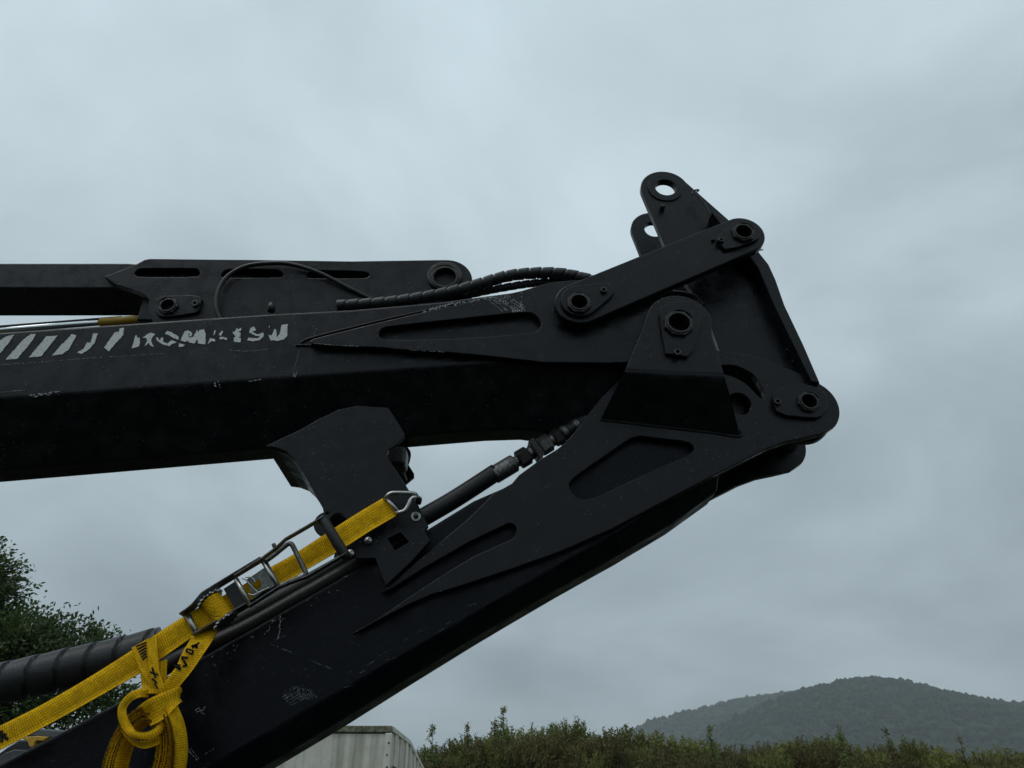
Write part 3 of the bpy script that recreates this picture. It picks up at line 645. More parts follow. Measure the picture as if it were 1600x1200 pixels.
# ---- link arm ---------------------------------------------------------------------------------
LD = -.088
lk = hull(circ(905, 473, 38, LD, 48) + circ(1161, 366, 34, LD, 48))
LA = plate('link_arm', [lk, circ(905, 473, 14, LD, 24), circ(1162, 363, 13, LD, 24)], LD, .026, M['paint'], CR, .003)
pl = hull(circ(905, 473, 29, LD, 32) + circ(945, 456, 14, LD, 16) + P2([(953, 468)], LD))
plate('retainer_plate', [pl, circ(905, 473, 15, LD, 24)], LD - .010, .010, M['paint'], LA, .0015)
pl = hull(circ(1163, 364, 23, LD, 32) + circ(1128, 378, 9, LD, 16) + P2([(1131, 393), (1150, 390)], LD))
plate('retainer_plate', [pl, circ(1162, 363, 14, LD, 24)], LD - .010, .010, M['paint'], LA, .0015)
pin_set(905, 472, 13.5, LD - .018, LA, 1.42, 8, .10, 22); pin_set(1162, 362, 13.0, LD - .018, LA, 1.40, 7, .10, 5)
bolt(943, 455, 5.5, LD - .010, LA); bolt(1126, 377, 5, LD - .010, LA); bolt(1114, 376, 3, LD, LA)
# bosses the link turns on
for cx, cy, d1 in ((905, 473, DB), (1161, 366, VD)):
    c = pix(cx, cy, LD + .026); put('boss', lathe_mesh((c.x, D0 + LD + .0255, c.z), (c.x, D0 + d1, c.z), [(0, .042), (d1 - LD - .0262, .042)], 28), M['paint'], LA)

# ---- tilt lever -------------------------------------------------------------------------------
def lever_loops(d, src):
    def cv(pts): return P2(pts, src)
    outl = circ(1039, 295, 37.5, src, 30, 190, 25) + cv([(1137, 342), (1166, 371), (1184, 392), (1200, 412), (1211, 437), (1225, 477), (1255, 540), (1282, 602), (1272, 632), (1240, 636), (1205, 600), (1170, 566), (1130, 562), (1112, 511), (1096, 480), (1086, 462), (1060, 425), (1041, 389)])
    return [outl, circ(1040, 294, 16, src, 32)]
LV = plate('tilt_lever', lever_loops(VD, VD), VD, .02, M['paint'], CR, .002)
plate('far_cheek', lever_loops(VD, VD), .205, .02, M['paint'], LV, .002)
fl = P2([(1112, 331), (1137, 343), (1166, 371), (1185, 393), (1201, 413), (1212, 437), (1226, 477), (1256, 540), (1281, 598), (1268, 596), (1242, 543), (1212, 482), (1196, 444), (1184, 418), (1168, 397), (1150, 375), (1128, 352)], -.018)
plate('flange', [fl], -.018, .0413, M['paint'], LV, .002)
plate('web', [fl], .0442, .1603, M['paint'], LV, .001)
for cx, d_ in ((1040, VD),): 
    ringo = circ(1039, 294.5, 27, VD, 40); ringi = circ(1040, 294, 16.5, VD, 40)
    plate('eye_ring', [ringo, ringi], VD - .004, .0042, M['paint'], LV, .001)
c = pix(1036, 320, VD - .02); put('stud', lathe_mesh((c.x, c.y, c.z), (c.x, D0 + VD, c.z), [(0, .006), (.004, .008), (.0195, .008)], 12), M['greasy'], LV)
for (x, y, r_) in ((1205, 478, 3), (1222, 515, 4), (1232, 548, 5), (1246, 572, 5), (1250, 588, 4), (1240, 566, 4)):
    c = pix(x, y, VD); bm = bmesh.new(); bmesh.ops.create_icosphere(bm, subdivisions=2, radius=r_ * .0017); bmesh.ops.translate(bm, vec=(c.x, D0 + VD - .001, c.z), verts=bm.verts[:]); put('weld_spatter', bmmesh(bm), M['paint'], LV, True)
tube('tie_wire', spline([pix(*p, -.012) for p in [(1082, 304), (1084, 298), (1092, 297), (1088, 303), (1100, 318), (1112, 338)]], 6), .0025, M['plastic'], LV, 6)
tube('tie_wire', spline([pix(*p, -.022) for p in [(1178, 390), (1186, 391), (1192, 390)]], 4), .0018, M['plastic'], LV, 6)
# dark bar seen between the link and the knuckle
tube('cross_bar', spline([pix(*p, .02) for p in [(1005, 462), (1040, 459), (1080, 464), (1096, 480)]], 6), .012, M['paint'], LV, 10)

# ---- lower boom -------------------------------------------------------------------------------
LN = .022
topl = lambda x: float(np.interp(x, [-100, 0, 37, 75, 137, 175, 322, 535, 660, 740, 800, 850, 905, 960, 1100], [1245, 1192, 1177, 1158, 1123, 1103, 1025, 902, 833, 783, 757, 716, 690, 668, 622]))
def sec_lower(x):
    a = pix(x, topl(x), LN); X = a.x
    a = on_line(X, LN, topl); b_ = on_line(X, LN, lambda q: float(np.interp(q, [-400, 1000, 1060, 1120, 1200], [1620, 812, 770, 730, 680])))
    bot = on_line(X, LN + .055, lambda q: float(np.interp(q, [-400, 300, 410, 535, 660, 760, 870, 980, 1060, 1120, 1200], [1700, 1266, 1198, 1125, 1046, 985, 921, 860, 812, 768, 715])))
    W = .20; y0, y1 = D0 + LN, D0 + LN + W
    return [(X, y0, b_.z), (X, y0, a.z), (X, y0 + .02, a.z + .006), (X, y1 - .02, a.z + .006), (X, y1, a.z), (X, y1, b_.z), (X, y1 - .055, bot.z), (X, y0 + .055, bot.z)]
LB = put('lower_boom', bevel_mesh(loft_mesh([sec_lower(x) for x in (-95, 20, 130, 250, 400, 535, 650, 740, 800, 870, 960, 1040, 1110)]), .006, 3, 22), M['navy'], CR)
HD = 0.0
def head_outline(src):
    return P2([(598, 925), (650, 877), (682, 852), (732, 810), (770, 772), (800, 755), (811, 742), (845, 717), (870, 702), (885, 690), (902, 670), (920, 647), (940, 620), (985, 575), (1060, 548), (1110, 546), (1180, 556), (1228, 574), (1262, 588), (1280, 598)], src) + \
      circ(1262, 635, 49, src, 24, 58, -42) + P2([(1288, 677), (1258, 684), (1228, 690), (1198, 701), (1150, 725), (1107, 747), (1050, 777), (1000, 803), (955, 827), (875, 862), (800, 889), (722, 915), (672, 930), (640, 944), (557, 987), (600, 960), (640, 932), (700, 893), (740, 869), (798, 843), (804, 838)], src) + \
      circ(796, 828, 11, src, 12, -30, 100) + P2([(735, 846), (660, 889), (610, 921)], src)
pocket = lambda s: smooth2(P2([(889, 752), (925, 726), (960, 702), (992, 680), (1030, 685), (1074, 690), (1086, 699), (1078, 709), (1050, 721), (975, 756), (928, 779), (905, 781), (890, 767)], s), 1)
banana = smooth2(P2([(1118, 571), (1147, 570), (1166, 578), (1181, 588), (1196, 616), (1193, 623), (1186, 621), (1168, 601), (1150, 590), (1134, 585), (1118, 582)], HD), 1)
HP = plate('head_plate', [head_outline(HD), pocket(HD), banana, circ(1155, 631, 19, HD, 32), circ(1264, 628, 14, HD, 24)], HD, .0225, M['paint'], LB, .002)
def right_head(src):
    return P2([(1000, 800), (960, 700), (1040, 600), (1110, 560), (1180, 560), (1228, 574), (1280, 598)], src) + circ(1262, 635, 49, src, 24, 58, -42) + P2([(1288, 677), (1258, 684), (1228, 690), (1198, 701), (1150, 725), (1107, 747), (1050, 777)], src)
plate('far_head_plate', [right_head(HD)], .2255, .022, M['paint'], LB, .002)
c = pix(1155, 631, .012); put('recessed_pin', lathe_mesh((c.x, D0 + .040, c.z), (c.x, D0 + .09, c.z), [(0, .020), (.003, .024), (.03, .024)], 28), M['greasy'], LB)
# cross tube joining the two head plates
c = pix(1264, 628, 0); put('cross_tube', lathe_mesh((c.x, D0 + .058, c.z), (c.x, D0 + .2045, c.z), [(.009, .05), (.1465, .05)], 28), M['paint'], LB)
pl = smooth2(P2([(1204, 628), (1208, 615), (1225, 606), (1262, 603), (1288, 617), (1292, 640), (1284, 652), (1272, 657), (1213, 651)], HD), 1)
plate('retainer_plate', [pl, circ(1264, 628, 13, HD, 24)], HD - .012, .0118, M['paint'], LB, .0015)
pin_set(1264, 627, 12.5, HD - .02, LB, 1.38, 8, .06, 12); bolt(1214, 629, 6, HD - .012, LB)
secs = []
for x, y in [(985, 806), (1000, 800), (1050, 774), (1107, 744), (1150, 722), (1198, 698), (1228, 687), (1250, 682)]:
    p = pix(x, y, HD); secs.append([(p.x, D0 + .0228, p.z + .035), (p.x, D0 + .0228, p.z + .043), (p.x, D0 + .2252, p.z + .043), (p.x, D0 + .2252, p.z + .035)])
put('bottom_web', loft_mesh(secs), M['navy'], LB)
plate('inner_cheek', [circ(1262, 635, 47, HD, 40)], .0445, .022, M['paint'], LB, .002)
# lug for the knuckle pin: plate bent outwards
GD = -.098
lug = circ(1062, 503, 51, GD, 26, 165, 8) + P2([(1112, 522), (1122, 552), (1131, 584), (1055, 581), (977, 577), (982, 566), (1000, 524)], GD)
LG = plate('lug', [lug, circ(1062, 504, 18, GD, 28)], GD, .02, M['paint'], LB, .002)
rows = [[(977, 577), (1055, 581), (1131.5, 584)], [(975.5, 580), (1055, 584), (1132, 587)], [(973.5, 584), (1055, 588.5), (1133, 592)], [(970, 591), (1054, 596), (1135, 599)], [(966, 600), (1050, 606), (1138, 609)], [(952, 628), (1048, 636), (1147, 644)], [(938, 656), (1045, 667), (1156, 680)]]
dd = [GD + .0003, GD + .0008, GD + .0028, GD + .0095, GD + .022, -.038, -.0005]
vf = [[pix(x, y, d) for x, y in r] for r, d in zip(rows, dd)]
back = [[p + Vector((0, .019, .004)) for p in r] for r in vf]
secs = [vf[i] + back[i][::-1] for i in range(7)]
sk = put('lug_skirt', loft_mesh(secs), M['paint'], LB, True)
sk.data.set_sharp_from_angle(angle=R(40))
pl = P2([(1029, 494), (1032, 484), (1045, 476), (1078, 474), (1094, 484), (1096, 505), (1088, 530), (1081, 551), (1073, 561), (1039, 556), (1034, 530)], GD)
plate('retainer_plate', [pl, circ(1062, 504, 19, GD, 28)], GD - .011, .0108, M['paint'], LB, .0015)
pin_set(1061, 504, 17.5, GD - .02, LB, 1.34, 8, .12, 18); bolt(1058, 552, 6.5, GD - .011, LB)
c = pix(1062, 504, GD); put('boss', lathe_mesh((c.x, D0 + GD + .0205, c.z), (c.x, D0 + DB - .0005, c.z), [(0, .05), (DB - GD - .021, .05)], 28), M['paint'], LB)
# scratches on the long dark side
sc = []; q = random.Random(8)
sc += [([(438, 960), (437, 985), (435, 998)], 2.2, LN - .0012), ([(430, 1000), (448, 992)], .8, LN - .0012), ([(418, 1004), (462, 1022)], .9, LN - .0012), ([(485, 1032), (518, 1045)], .8, LN - .0012), ([(422, 972), (421, 984), (413, 991)], 1.6, LN - .0012), ([(293, 1170), (308, 1188)], 1.8, LN - .0012), ([(297, 1168), (311, 1186)], 1.0, LN - .0012), ([(320, 1178), (334, 1170)], 1.0, LN - .0012)]
for i in range(13): x0 = 438 + i * 3.4; y0 = 1081 - i * 1.0 + abs(i - 6) * .6; sc.append(([(x0, y0 - 3), (x0 + 9, y0 + 9), (x0 + 17, y0 + 18)], q.uniform(.5, 1.3), LN - .0012))
for i in range(5): sc.append(([(440 + i*4, 1090 + i*3), (466 + i*4, 1072 + i*4)], .6, LN - .0012))
for i in range(7): x0 = 310 + q.uniform(-8, 10); y0 = 1113 + q.uniform(-6, 6); sc.append(([(x0, y0), (x0 + q.uniform(3, 8), y0 + q.uniform(-5, 4))], 1.6, LN - .0012))
for i in range(26): x0 = q.uniform(325, 545); y0 = topl(x0) + q.uniform(1, 14) ** 1.1; sc.append(([(x0, y0), (x0 + q.uniform(1, 6), y0 + q.uniform(-4, 3))], q.uniform(.6, 2.2), LN - .0012))
for i in range(12): x0 = q.uniform(460, 740); y0 = 1389 - .577 * x0 - q.uniform(4, 26); sc.append(([(x0, y0), (x0 + q.uniform(3, 20), y0 - q.uniform(1, 10))], q.uniform(.3, .8), LN - .0012))
strokes('scratch_marks', sc, LB)
tube('weld_bead', spline([pix(*p, LN - .001) for p in [(552, 990), (600, 966), (640, 947), (700, 924), (722, 917), (800, 892), (875, 866)]], 8), .0028, M['paint'], LB, 6)
tube('weld_bead', spline([pix(*p, LN - .001) for p in [(596, 928), (650, 880), (682, 854), (732, 813)]], 8), .0028, M['paint'], LB, 6)
tube('weld_bead', spline([pix(*p, HD - .001) for p in [(938, 656), (990, 662), (1050, 669), (1110, 676), (1155, 682), (1158, 672)]], 8), .003, M['paint'], LB, 6)

# ---- boom rest between the booms --------------------------------------------------------------
RD = -.012
rest = P2([(415, 697), (442, 684), (470, 671), (498, 655), (529, 640), (560, 634), (606, 637), (612, 645), (632, 677), (632, 683), (619, 695), (607, 703), (604, 709), (606, 715), (634, 758), (654, 790), (669, 822), (664, 830), (672, 845), (640, 880), (603, 915), (595, 897), (586, 872), (558, 873), (545, 866), (527, 845), (510, 840)], RD) + circ(510, 818, 20, RD, 14, 260, 110) + \
       P2([(504, 793), (493, 774), (482, 753), (470, 732), (459, 716), (447, 705), (431, 699)], RD)
sq = P2([(606, 842), (626, 832), (639, 847), (617, 860)], RD)
BR = plate('boom_rest', [rest, circ(528, 814, 13, RD, 24), circ(512, 802, 3, RD, 12), sq], RD, .012, M['paint'], CR, .0012)
farrest = P2([(415, 697), (470, 671), (529, 640), (560, 634), (606, 637), (632, 677), (632, 683), (607, 703), (604, 709), (634, 758), (654, 790), (669, 822), (640, 850), (560, 850)], RD) + circ(510, 818, 20, RD, 14, 260, 110) + P2([(504, 793), (493, 774), (482, 753), (470, 732), (459, 716), (447, 705), (431, 699)], RD)
plate('far_cheek', [farrest], .231, .012, M['paint'], BR, .0012)
lf = [(416, 699), (432, 701), (448, 707), (460, 718), (471, 734), (483, 755), (494, 776), (505, 794)]
secs = []
for x, y in lf:
    p = pix(x, y, RD); secs.append([(p.x, D0 + RD + .0123, p.z), (p.x + .008, D0 + RD + .0123, p.z + .004), (p.x + .008, D0 + .2307, p.z + .004), (p.x, D0 + .2307, p.z)])
put('web', loft_mesh(secs), M['paint'], BR)
rf = [(607, 704), (605, 710), (608, 716), (632, 757), (652, 790)]
secs = []
for x, y in rf:
    p = pix(x, y, RD); secs.append([(p.x - .012, D0 + RD + .0123, p.z), (p.x - .004, D0 + RD + .0123, p.z + .004), (p.x - .004, D0 + .2307, p.z + .004), (p.x - .012, D0 + .2307, p.z)])
put('web', loft_mesh(secs), M['paint'], BR)
tube('cord', spline([pix(*p, .16) for p in [(618, 706), (632, 700), (639, 708), (637, 722), (630, 738), (634, 752)]], 6), .005, M['rubber'], BR, 8)
put('rubber_pad', bevel_mesh(boxm(pix(622, 718, .10), (.045, .06, .05)), .008), M['rubber'], BR)
def capscrew(x, y, r, d, parent, washer=False):
    c = pix(x, y, d); s = scale_at(x, y, d)
    prof = [(0, .2 * r * s), (.001, .5 * r * s), (.004, r * s), (.012, r * s)]
    o = put('bolt', lathe_mesh((c.x, D0 + d - .0125, c.z), (c.x, D0 + d, c.z), prof, 14), M['zinc'], parent, False)
capscrew(548, 866, 6, RD, BR); capscrew(576, 846, 5.5, RD, BR)
c = pix(650, 807, RD); s = scale_at(650, 807, RD)
plate('washer', [circ(650, 807, 7.6, RD - .002, 24), circ(650, 807, 3.6, RD - .002, 16)], RD - .0022, .002, M['zinc'], BR, .0005)
put('bolt', lathe_mesh((c.x, D0 + RD - .016, c.z), (c.x, D0 + RD, c.z), [(0, 3.0*s), (.002, 3.4*s), (.0135, 3.4*s)], 6), M['zincdull'], BR)

# ---- arm above the upper boom, with its rod ------------------------------------------------------
AD = .065
aN, aF = D0 + AD, D0 + AD + .135
def zf(x, y, d=AD): return pix(x, y, d).z
secs = []
for x in (-95, 60, 200, 240, 241, 420, 560, 690):
    X = pix(x, 409, AD).x; yb = 450 if x < 240.5 else 500
    secs.append([(X, aN, on_line(X, AD, lambda q: yb).z), (X, aN, on_line(X, AD, lambda q: 411 if q < 215 else 414).z), (X, aF, on_line(X, AD, lambda q: 411 if q < 215 else 414).z), (X, aF, on_line(X, AD, lambda q: yb).z)])
AR = put('upper_arm', bevel_mesh(loft_mesh(secs), .004, 2, 30), M['paint'], CR)
KD = .042
brk = P2([(163, 432), (190, 422), (214, 412), (226, 405.5), (234, 404), (320, 405), (400, 405.7), (550, 408), (680, 406)], KD) + circ(697, 438, 41, KD, 16, 92, -40) + P2([(725, 480), (560, 500), (250, 515), (238, 502), (233, 490), (232, 478), (233, 468), (226, 460), (205, 452), (180, 444)], KD)
sl = [smooth2(P2([(209, 428), (214, 421), (222, 419), (300, 419), (309, 420), (313, 427), (309, 433), (216, 433)], KD)), smooth2(P2([(344, 431), (350, 422), (362, 420), (425, 420.5), (437, 422), (444, 429), (438, 434), (350, 434)], KD)), smooth2(P2([(478, 432), (484, 424), (495, 422), (566, 423.5), (577, 427), (577, 432), (568, 435), (484, 435)], KD))]
AB = plate('arm_bracket', [brk] + sl, KD, .0225, M['paint'], AR, .002)
plate('retainer_plate', [smooth2(P2([(242, 488), (244, 466), (300, 464), (318, 467), (315, 478), (312, 489), (305, 492), (265, 498), (250, 497)], KD), 1), circ(262, 477, 12, KD, 24)], KD - .009, .0088, M['paint'], AR, .0012)
pin_set(262, 477, 11.0, KD - .016, AR, 1.42, 7, .07, 0); bolt(306, 476, 6, KD - .009, AR)
plate('collar_ring', [circ(695, 434, 27, KD, 40), circ(695, 434, 20, KD, 40)], KD - .012, .0118, M['greasy'], AR, .002)
pin_set(695, 433, 18.5, KD - .016, AR, 1.22, 28, .08, 0)
tube('piston_rod', [pix(-95, 524, .09), pix(162, 503.5, .09)], .0088, M['chrome'], CR, 20)
tube('rod_sleeve', [pix(157, 504, .09), pix(240, 497.5, .09)], .0120, M['ochre'], CR, 20)
tube('rod_pipe', [pix(-95, 519, .115), pix(190, 497, .115)], .006, M['rubber'], CR, 10)

# ---- hoses -------------------------------------------------------------------------------------
def hose(name, pts, r, m, n=8, step=None, parent=None, **kw):
    p = spline([pix(*q) for q in pts], n)
    if step: p = resample(p, step)
    return tube(name, p, r, M[m], parent or CR, kw.pop('seg', 14), **kw)
hose('hydraulic_hose', [(345, 500, .03), (339, 485, .028), (338, 468, .028), (344, 448, .028), (358, 430, .028), (385, 416, .028), (420, 411.5, .028), (455, 413, .028), (500, 427, .03), (545, 450, .035), (590, 472, .045), (620, 484, .05)], .0062, 'rubber', 8, seg=12)
hose('wrapped_hose', [(527, 478, .01), (590, 474, .012), (640, 468, .015), (700, 457, .02), (745, 445, .025), (790, 432, .03), (830, 427, .03), (870, 427, .03), (905, 433, .03), (940, 444, .03), (970, 462, .03)], .0135, 'guard', 24, .002, wrap=.034, seg=20, amp=.26)
hose('wrapped_hose', [(690, 472, .055), (740, 459, .055), (790, 449, .055), (840, 442, .055), (900, 440, .055), (960, 450, .055)], .0095, 'guard', 24, .002, wrap=.026, seg=18, amp=.22)
# heavy hose along the lower boom; sleeve at the left, fittings at the right
core = [(-95, 1086, .07), (0, 1068, .07), (90, 1048, .07), (190, 1026, .07), (260, 1008, .07), (320, 998, .06), (380, 968, .06), (480, 913, .06), (560, 868, .06), (655, 812, .06), (710, 780, .06), (775, 738, .06)]
hose('hydraulic_hose', core, .022, 'rubber', 10, seg=18)
hose('hose_sleeve', core[:4] + [(252, 1010, .07)], .0375, 'guard', 40, .0012, wrap=.058, seg=40, amp=.14, phase=.4)
hose('hydraulic_hose', [(240, 1056, .055), (262, 1039, .05), (300, 1020, .045), (380, 984, .045), (480, 928, .045), (560, 882, .045), (640, 838, .05)], .0185, 'rubber', 10, seg=18)
ax0, ax1 = Vector(pix(655, 812, .06)), Vector(pix(905, 663, .06)); ax = (ax1 - ax0).normalized()
def along(x): return ax0.lerp(ax1, (x - 655) / 250)
def fitting(name, xa, xb, r, m, seg=24, parent=None):
    a, b_ = along(xa), along(xb); l = (b_ - a).length; c_ = min(.003, l * .2)
    return put(name, lathe_mesh(a, b_, [(0, r - c_), (c_, r), (l - c_, r), (l, r - c_)], seg), M[m], parent or CR)
fitting('ferrule', 766, 800, .0225, 'steel'); fitting('hose_tail', 799, 806, .014, 'steel'); fitting('hex_nut', 805, 822, .0235, 'greasy', 6); fitting('adaptor', 821, 829, .017, 'steel')
fitting('bulkhead_nut', 828, 838, .034, 'greasy', 4); fitting('hex_nut', 839, 857, .0235, 'steel', 6); fitting('adaptor', 856, 863, .016, 'steel'); fitting('hex_nut', 862, 875, .0215, 'greasy', 6)
fitting('ferrule', 876, 885, .020, 'steel'); fitting('hose_tail', 884, 896, .018, 'rubber'); fitting('ferrule', 895, 905, .019, 'steel'); fitting('hose_tail', 904, 935, .018, 'rubber')

# ==================================================================  RATCHET STRAP
sb = pix(250, 1100, -.05)
ST = thing('ratchet_strap', 'yellow lashing strap with metal ratchet, wire hook and knotted tail', 'strap', (sb.x, sb.y, sb.z))
def ribbon_mesh(e1, e2, n=8, th=.0022, crown=0.0):
    """webbing between two edge lines of 3D points; UV: x along, y across (in strap widths)"""
    a, b_ = spline(e1, n), spline(e2, n); K = len(a); nc = 5; top = []; uvs = []; s = 0; W = (a[0] - b_[0]).length or .05
    for i in range(K):
        if i: s += ((a[i] + b_[i]) / 2 - (a[i-1] + b_[i-1]) / 2).length
        tan = ((a[min(i+1, K-1)] + b_[min(i+1, K-1)]) - (a[max(i-1, 0)] + b_[max(i-1, 0)])); nn = tan.cross(b_[i] - a[i])
        nn = nn.normalized() if nn.length > 1e-9 else Vector((0, -1, 0))
        for j in range(nc):
            t = j / (nc - 1); top.append((a[i].lerp(b_[i], t) + nn * crown * (1 - (2*t-1)**2), nn)); uvs.append((s / .05, t))
    v = [p + n_ * th / 2 for p, n_ in top] + [p - n_ * th / 2 for p, n_ in top]; o0 = K * nc; f = []; fu = []; mi = []
    for i in range(K - 1):
        for j in range(nc - 1):
            q = [i*nc+j, i*nc+j+1, (i+1)*nc+j+1, (i+1)*nc+j]; f.append(q); fu.append([uvs[k] for k in q]); mi.append(0)
            f.append([k + o0 for k in q[::-1]]); fu.append([uvs[k] for k in q[::-1]]); mi.append(0)
        for j in (0, nc - 1):
            q = [i*nc+j, (i+1)*nc+j, (i+1)*nc+j+o0, i*nc+j+o0]; f.append(q); fu.append([uvs[k % o0] for k in q]); mi.append(1)
    me = mesh(v, f); uv = me.uv_layers.new(name='UVMap')
    for p, u, m_ in zip(me.polygons, fu, mi):
        p.material_index = m_; p.use_smooth = m_ == 0
        for li, c_ in zip(p.loop_indices, u): uv.data[li].uv = c_
    return me
def ribbon(name, e1, e2, parent=ST, **kw): return put(name, ribbon_mesh([pix(*p) for p in e1], [pix(*p) for p in e2], **kw), [M['web'], M['edge']], parent)
SD = -.055
W1 = ribbon('webbing', [(602, 776, -.045), (560, 801, -.05), (521, 826, SD), (459, 866, SD), (420, 888, SD), (380, 914, SD), (335, 938, SD)], [(625, 803, -.045), (580, 829, -.05), (536, 857, SD), (473, 894, SD), (437, 917, SD), (396, 942, SD), (352, 966, SD)], crown=.001)
W2 = ribbon('webbing', [(330, 938, SD), (293, 960, SD), (250, 987, SD), (200, 1020, SD), (130, 1064, SD), (60, 1104, SD), (0, 1134, SD), (-80, 1172, SD)], [(346, 969, SD), (306, 992, SD), (264, 1021, SD), (222, 1050, SD), (150, 1091, SD), (80, 1130, SD), (0, 1172, SD), (-80, 1212, SD)], crown=.002)
# tail from the ratchet down to the knot
T1 = ribbon('tail', [(303, 985, -.05), (296, 1002, -.075), (286, 1018, -.085), (276, 1040, -.09), (262, 1060, -.09), (248, 1084, -.085)], [(342, 984, -.05), (331, 1003, -.075), (321, 1018, -.085), (302, 1046, -.09), (286, 1066, -.09), (268, 1088, -.085)], crown=.001)
# loop laid over the tensioned strap
T2 = ribbon('tail', [(246, 993, -.070), (247, 1020, -.078), (250, 1050, -.085), (258, 1074, -.09), (264, 1092, -.085)], [(229, 999, -.070), (231, 1025, -.078), (235, 1055, -.085), (243, 1074, -.09), (248, 1092, -.085)], crown=.001)
T3 = ribbon('tail', [(232, 997, -.066), (233, 1025, -.073), (239, 1055, -.080), (252, 1086, -.082)], [(206, 1012, -.066), (212, 1030, -.073), (224, 1055, -.080), (246, 1090, -.082)], crown=.001)
T4 = ribbon('tail', [(219, 1045, -.062), (221, 1065, -.07), (222, 1084, -.085)], [(262, 1030, -.062), (261, 1055, -.07), (262, 1084, -.085)], crown=.001)
# knot: a bight round the left, a flat wrap across the front
ribbon('knot_loop', [(232, 1076, -.085), (212, 1078, -.10), (196, 1088, -.105), (185, 1104, -.105), (184, 1120, -.105), (191, 1138, -.105), (206, 1152, -.112), (232, 1156, -.112), (252, 1146, -.105), (263, 1126, -.09)], [(231, 1090, -.075), (218, 1090, -.10), (206, 1096, -.10), (198, 1107, -.10), (200, 1121, -.102), (207, 1134, -.105), (214, 1142, -.112), (230, 1143, -.112), (245, 1134, -.105), (253, 1116, -.09)], crown=.002)
ribbon('knot_loop', [(188, 1134, -.112), (196, 1146, -.114), (210, 1156, -.116), (228, 1158, -.116), (250, 1150, -.112)], [(190, 1142, -.104), (199, 1154, -.105), (212, 1165, -.106), (228, 1169, -.106), (250, 1162, -.104)], crown=.002)
ribbon('knot_wrap', [(212, 1108, -.085), (226, 1096, -.108), (243, 1087, -.113), (262, 1079, -.113), (280, 1073, -.105), (284, 1080, -.08)], [(236, 1134, -.095), (249, 1128, -.108), (260, 1120, -.112), (270, 1110, -.112), (280, 1099, -.105), (284, 1096, -.08)], crown=.004)
# rolled-up rest of the webbing, seen on its edges
def coil():
    c = pix(214, 1190, -.09); s = scale_at(214, 1190, -.09); a = []; b_ = []; turns = 8.0; n = int(turns * 40)
    q = random.Random(2); ph = q.random()
    for i in range(n + 1):
        t = i / n; an = 2 * math.pi * turns * t + 1.2; g_ = 1 - t
        rx = (29 + 23 * g_) * s; rz = (56 + 26 * g_) * s
        wob = 1 + .012 * math.sin(an * 3 + 9 * t) + .008 * math.sin(an * 1.7)
        x = c.x + rx * wob * math.cos(an); z = c.z + rz * wob * math.sin(an); sh = .004 * math.sin(5 * t * 6.28 + ph) + .002 * math.sin(an)
        a.append(Vector((x, D0 - .098 + sh, z))); b_.append(Vector((x + .004, D0 - .048 + sh, z + .004)))
    return ribbon_mesh(a[::1], b_[::1], n=1, th=.0023)
put('coil', coil(), [M['web'], M['edge']], ST)
ribbon('outer_turn', [(276, 1100, -.10), (288, 1130, -.095), (293, 1165, -.085), (290, 1200, -.08), (278, 1245, -.08)], [(258, 1108, -.115), (268, 1135, -.118), (273, 1168, -.118), (270, 1205, -.118), (258, 1245, -.118)], crown=.003)
ribbon('outer_turn', [(268, 1118, -.098), (271, 1140, -.10), (272, 1168, -.10), (268, 1205, -.10), (256, 1245, -.10)], [(255, 1116, -.118), (263, 1140, -.12), (266, 1168, -.12), (262, 1205, -.12), (250, 1245, -.12)], crown=.002)
# black print on the webbing
def printed(polys, d, seed=0): put('print', flat_px(polys, d, (150, 980), .125, .25, seed), M['print'], ST)
PD = -.0928
def seg(a, b_, w_):
    a, b_ = Vector(a), Vector(b_); n = Vector((-(b_-a).y, (b_-a).x)).normalized() * w_ * .82
    return [tuple(a+n), tuple(b_+n), tuple(b_-n), tuple(a-n)]
printed([seg((1205, 230), (1275, 255), 22), seg((1250, 250), (1240, 205), 18), seg((1245, 245), (1290, 190), 18), seg((1195, 225), (1215, 265), 16)], PD, 1)
printed([seg((1120, 300), (1205, 340), 16), seg((1135, 270), (1215, 295), 16), seg((1120, 300), (1140, 268), 16), seg((1200, 342), (1218, 292), 16)], PD, 2)
printed([seg((1065, 375), (1150, 385), 20), seg((1065, 385), (1110, 430), 16), seg((1100, 430), (1135, 480), 20), seg((1085, 488), (1140, 478), 18)], PD, 3)
printed([seg((1000, 485), (1050, 500), 40), seg((1050, 500), (1045, 540), 20), seg((990, 470), (1000, 510), 16)], PD - .002, 4)
for k in range(6):
    y0 = 190 + k * 34 ; x0 = 500 + k * 16; x1 = 640 - max(0, k - 3) * 0
    printed([seg((x0, y0 + 55), (x1 - 10, y0), 15)], -.0750 - k * .0013, 10 + k)
printed([seg((700, 500), (745, 640), 18), seg((670, 560), (780, 600), 16), seg((700, 640), (760, 700), 18), seg((735, 700), (770, 770), 14)], -.0925, 20)
put('print', flat_px([seg((18, 490), (22, 640), 28), seg((25, 590), (75, 530), 26), seg((40, 570), (105, 600), 26)], SD - .0035, (0, 1080), .125, .3, 5), M['print'], ST)
# hook of bent wire
HK = tube('hook', spline([pix(*p) for p in [(600, 782, -.04), (604, 776, -.055), (611, 771, -.058), (622, 770, -.058), (645, 771, -.056), (651, 775, -.045), (652, 782, -.02), (648, 785, .004)]], 8), .0048, M['zinc'], ST, 14)
tube('hook_wire', spline([pix(*p) for p in [(617, 801, -.045), (624, 801, -.057), (632, 798, -.058), (637, 791, -.058), (642, 781, -.058), (649, 777, -.055), (656, 779, -.035), (655, 786, -.005)]], 8), .0048, M['zinc'], ST, 14)
tube('hook_bar', [pix(602, 776, -.052), pix(625, 803, -.052)], .0045, M['zinc'], ST, 12)
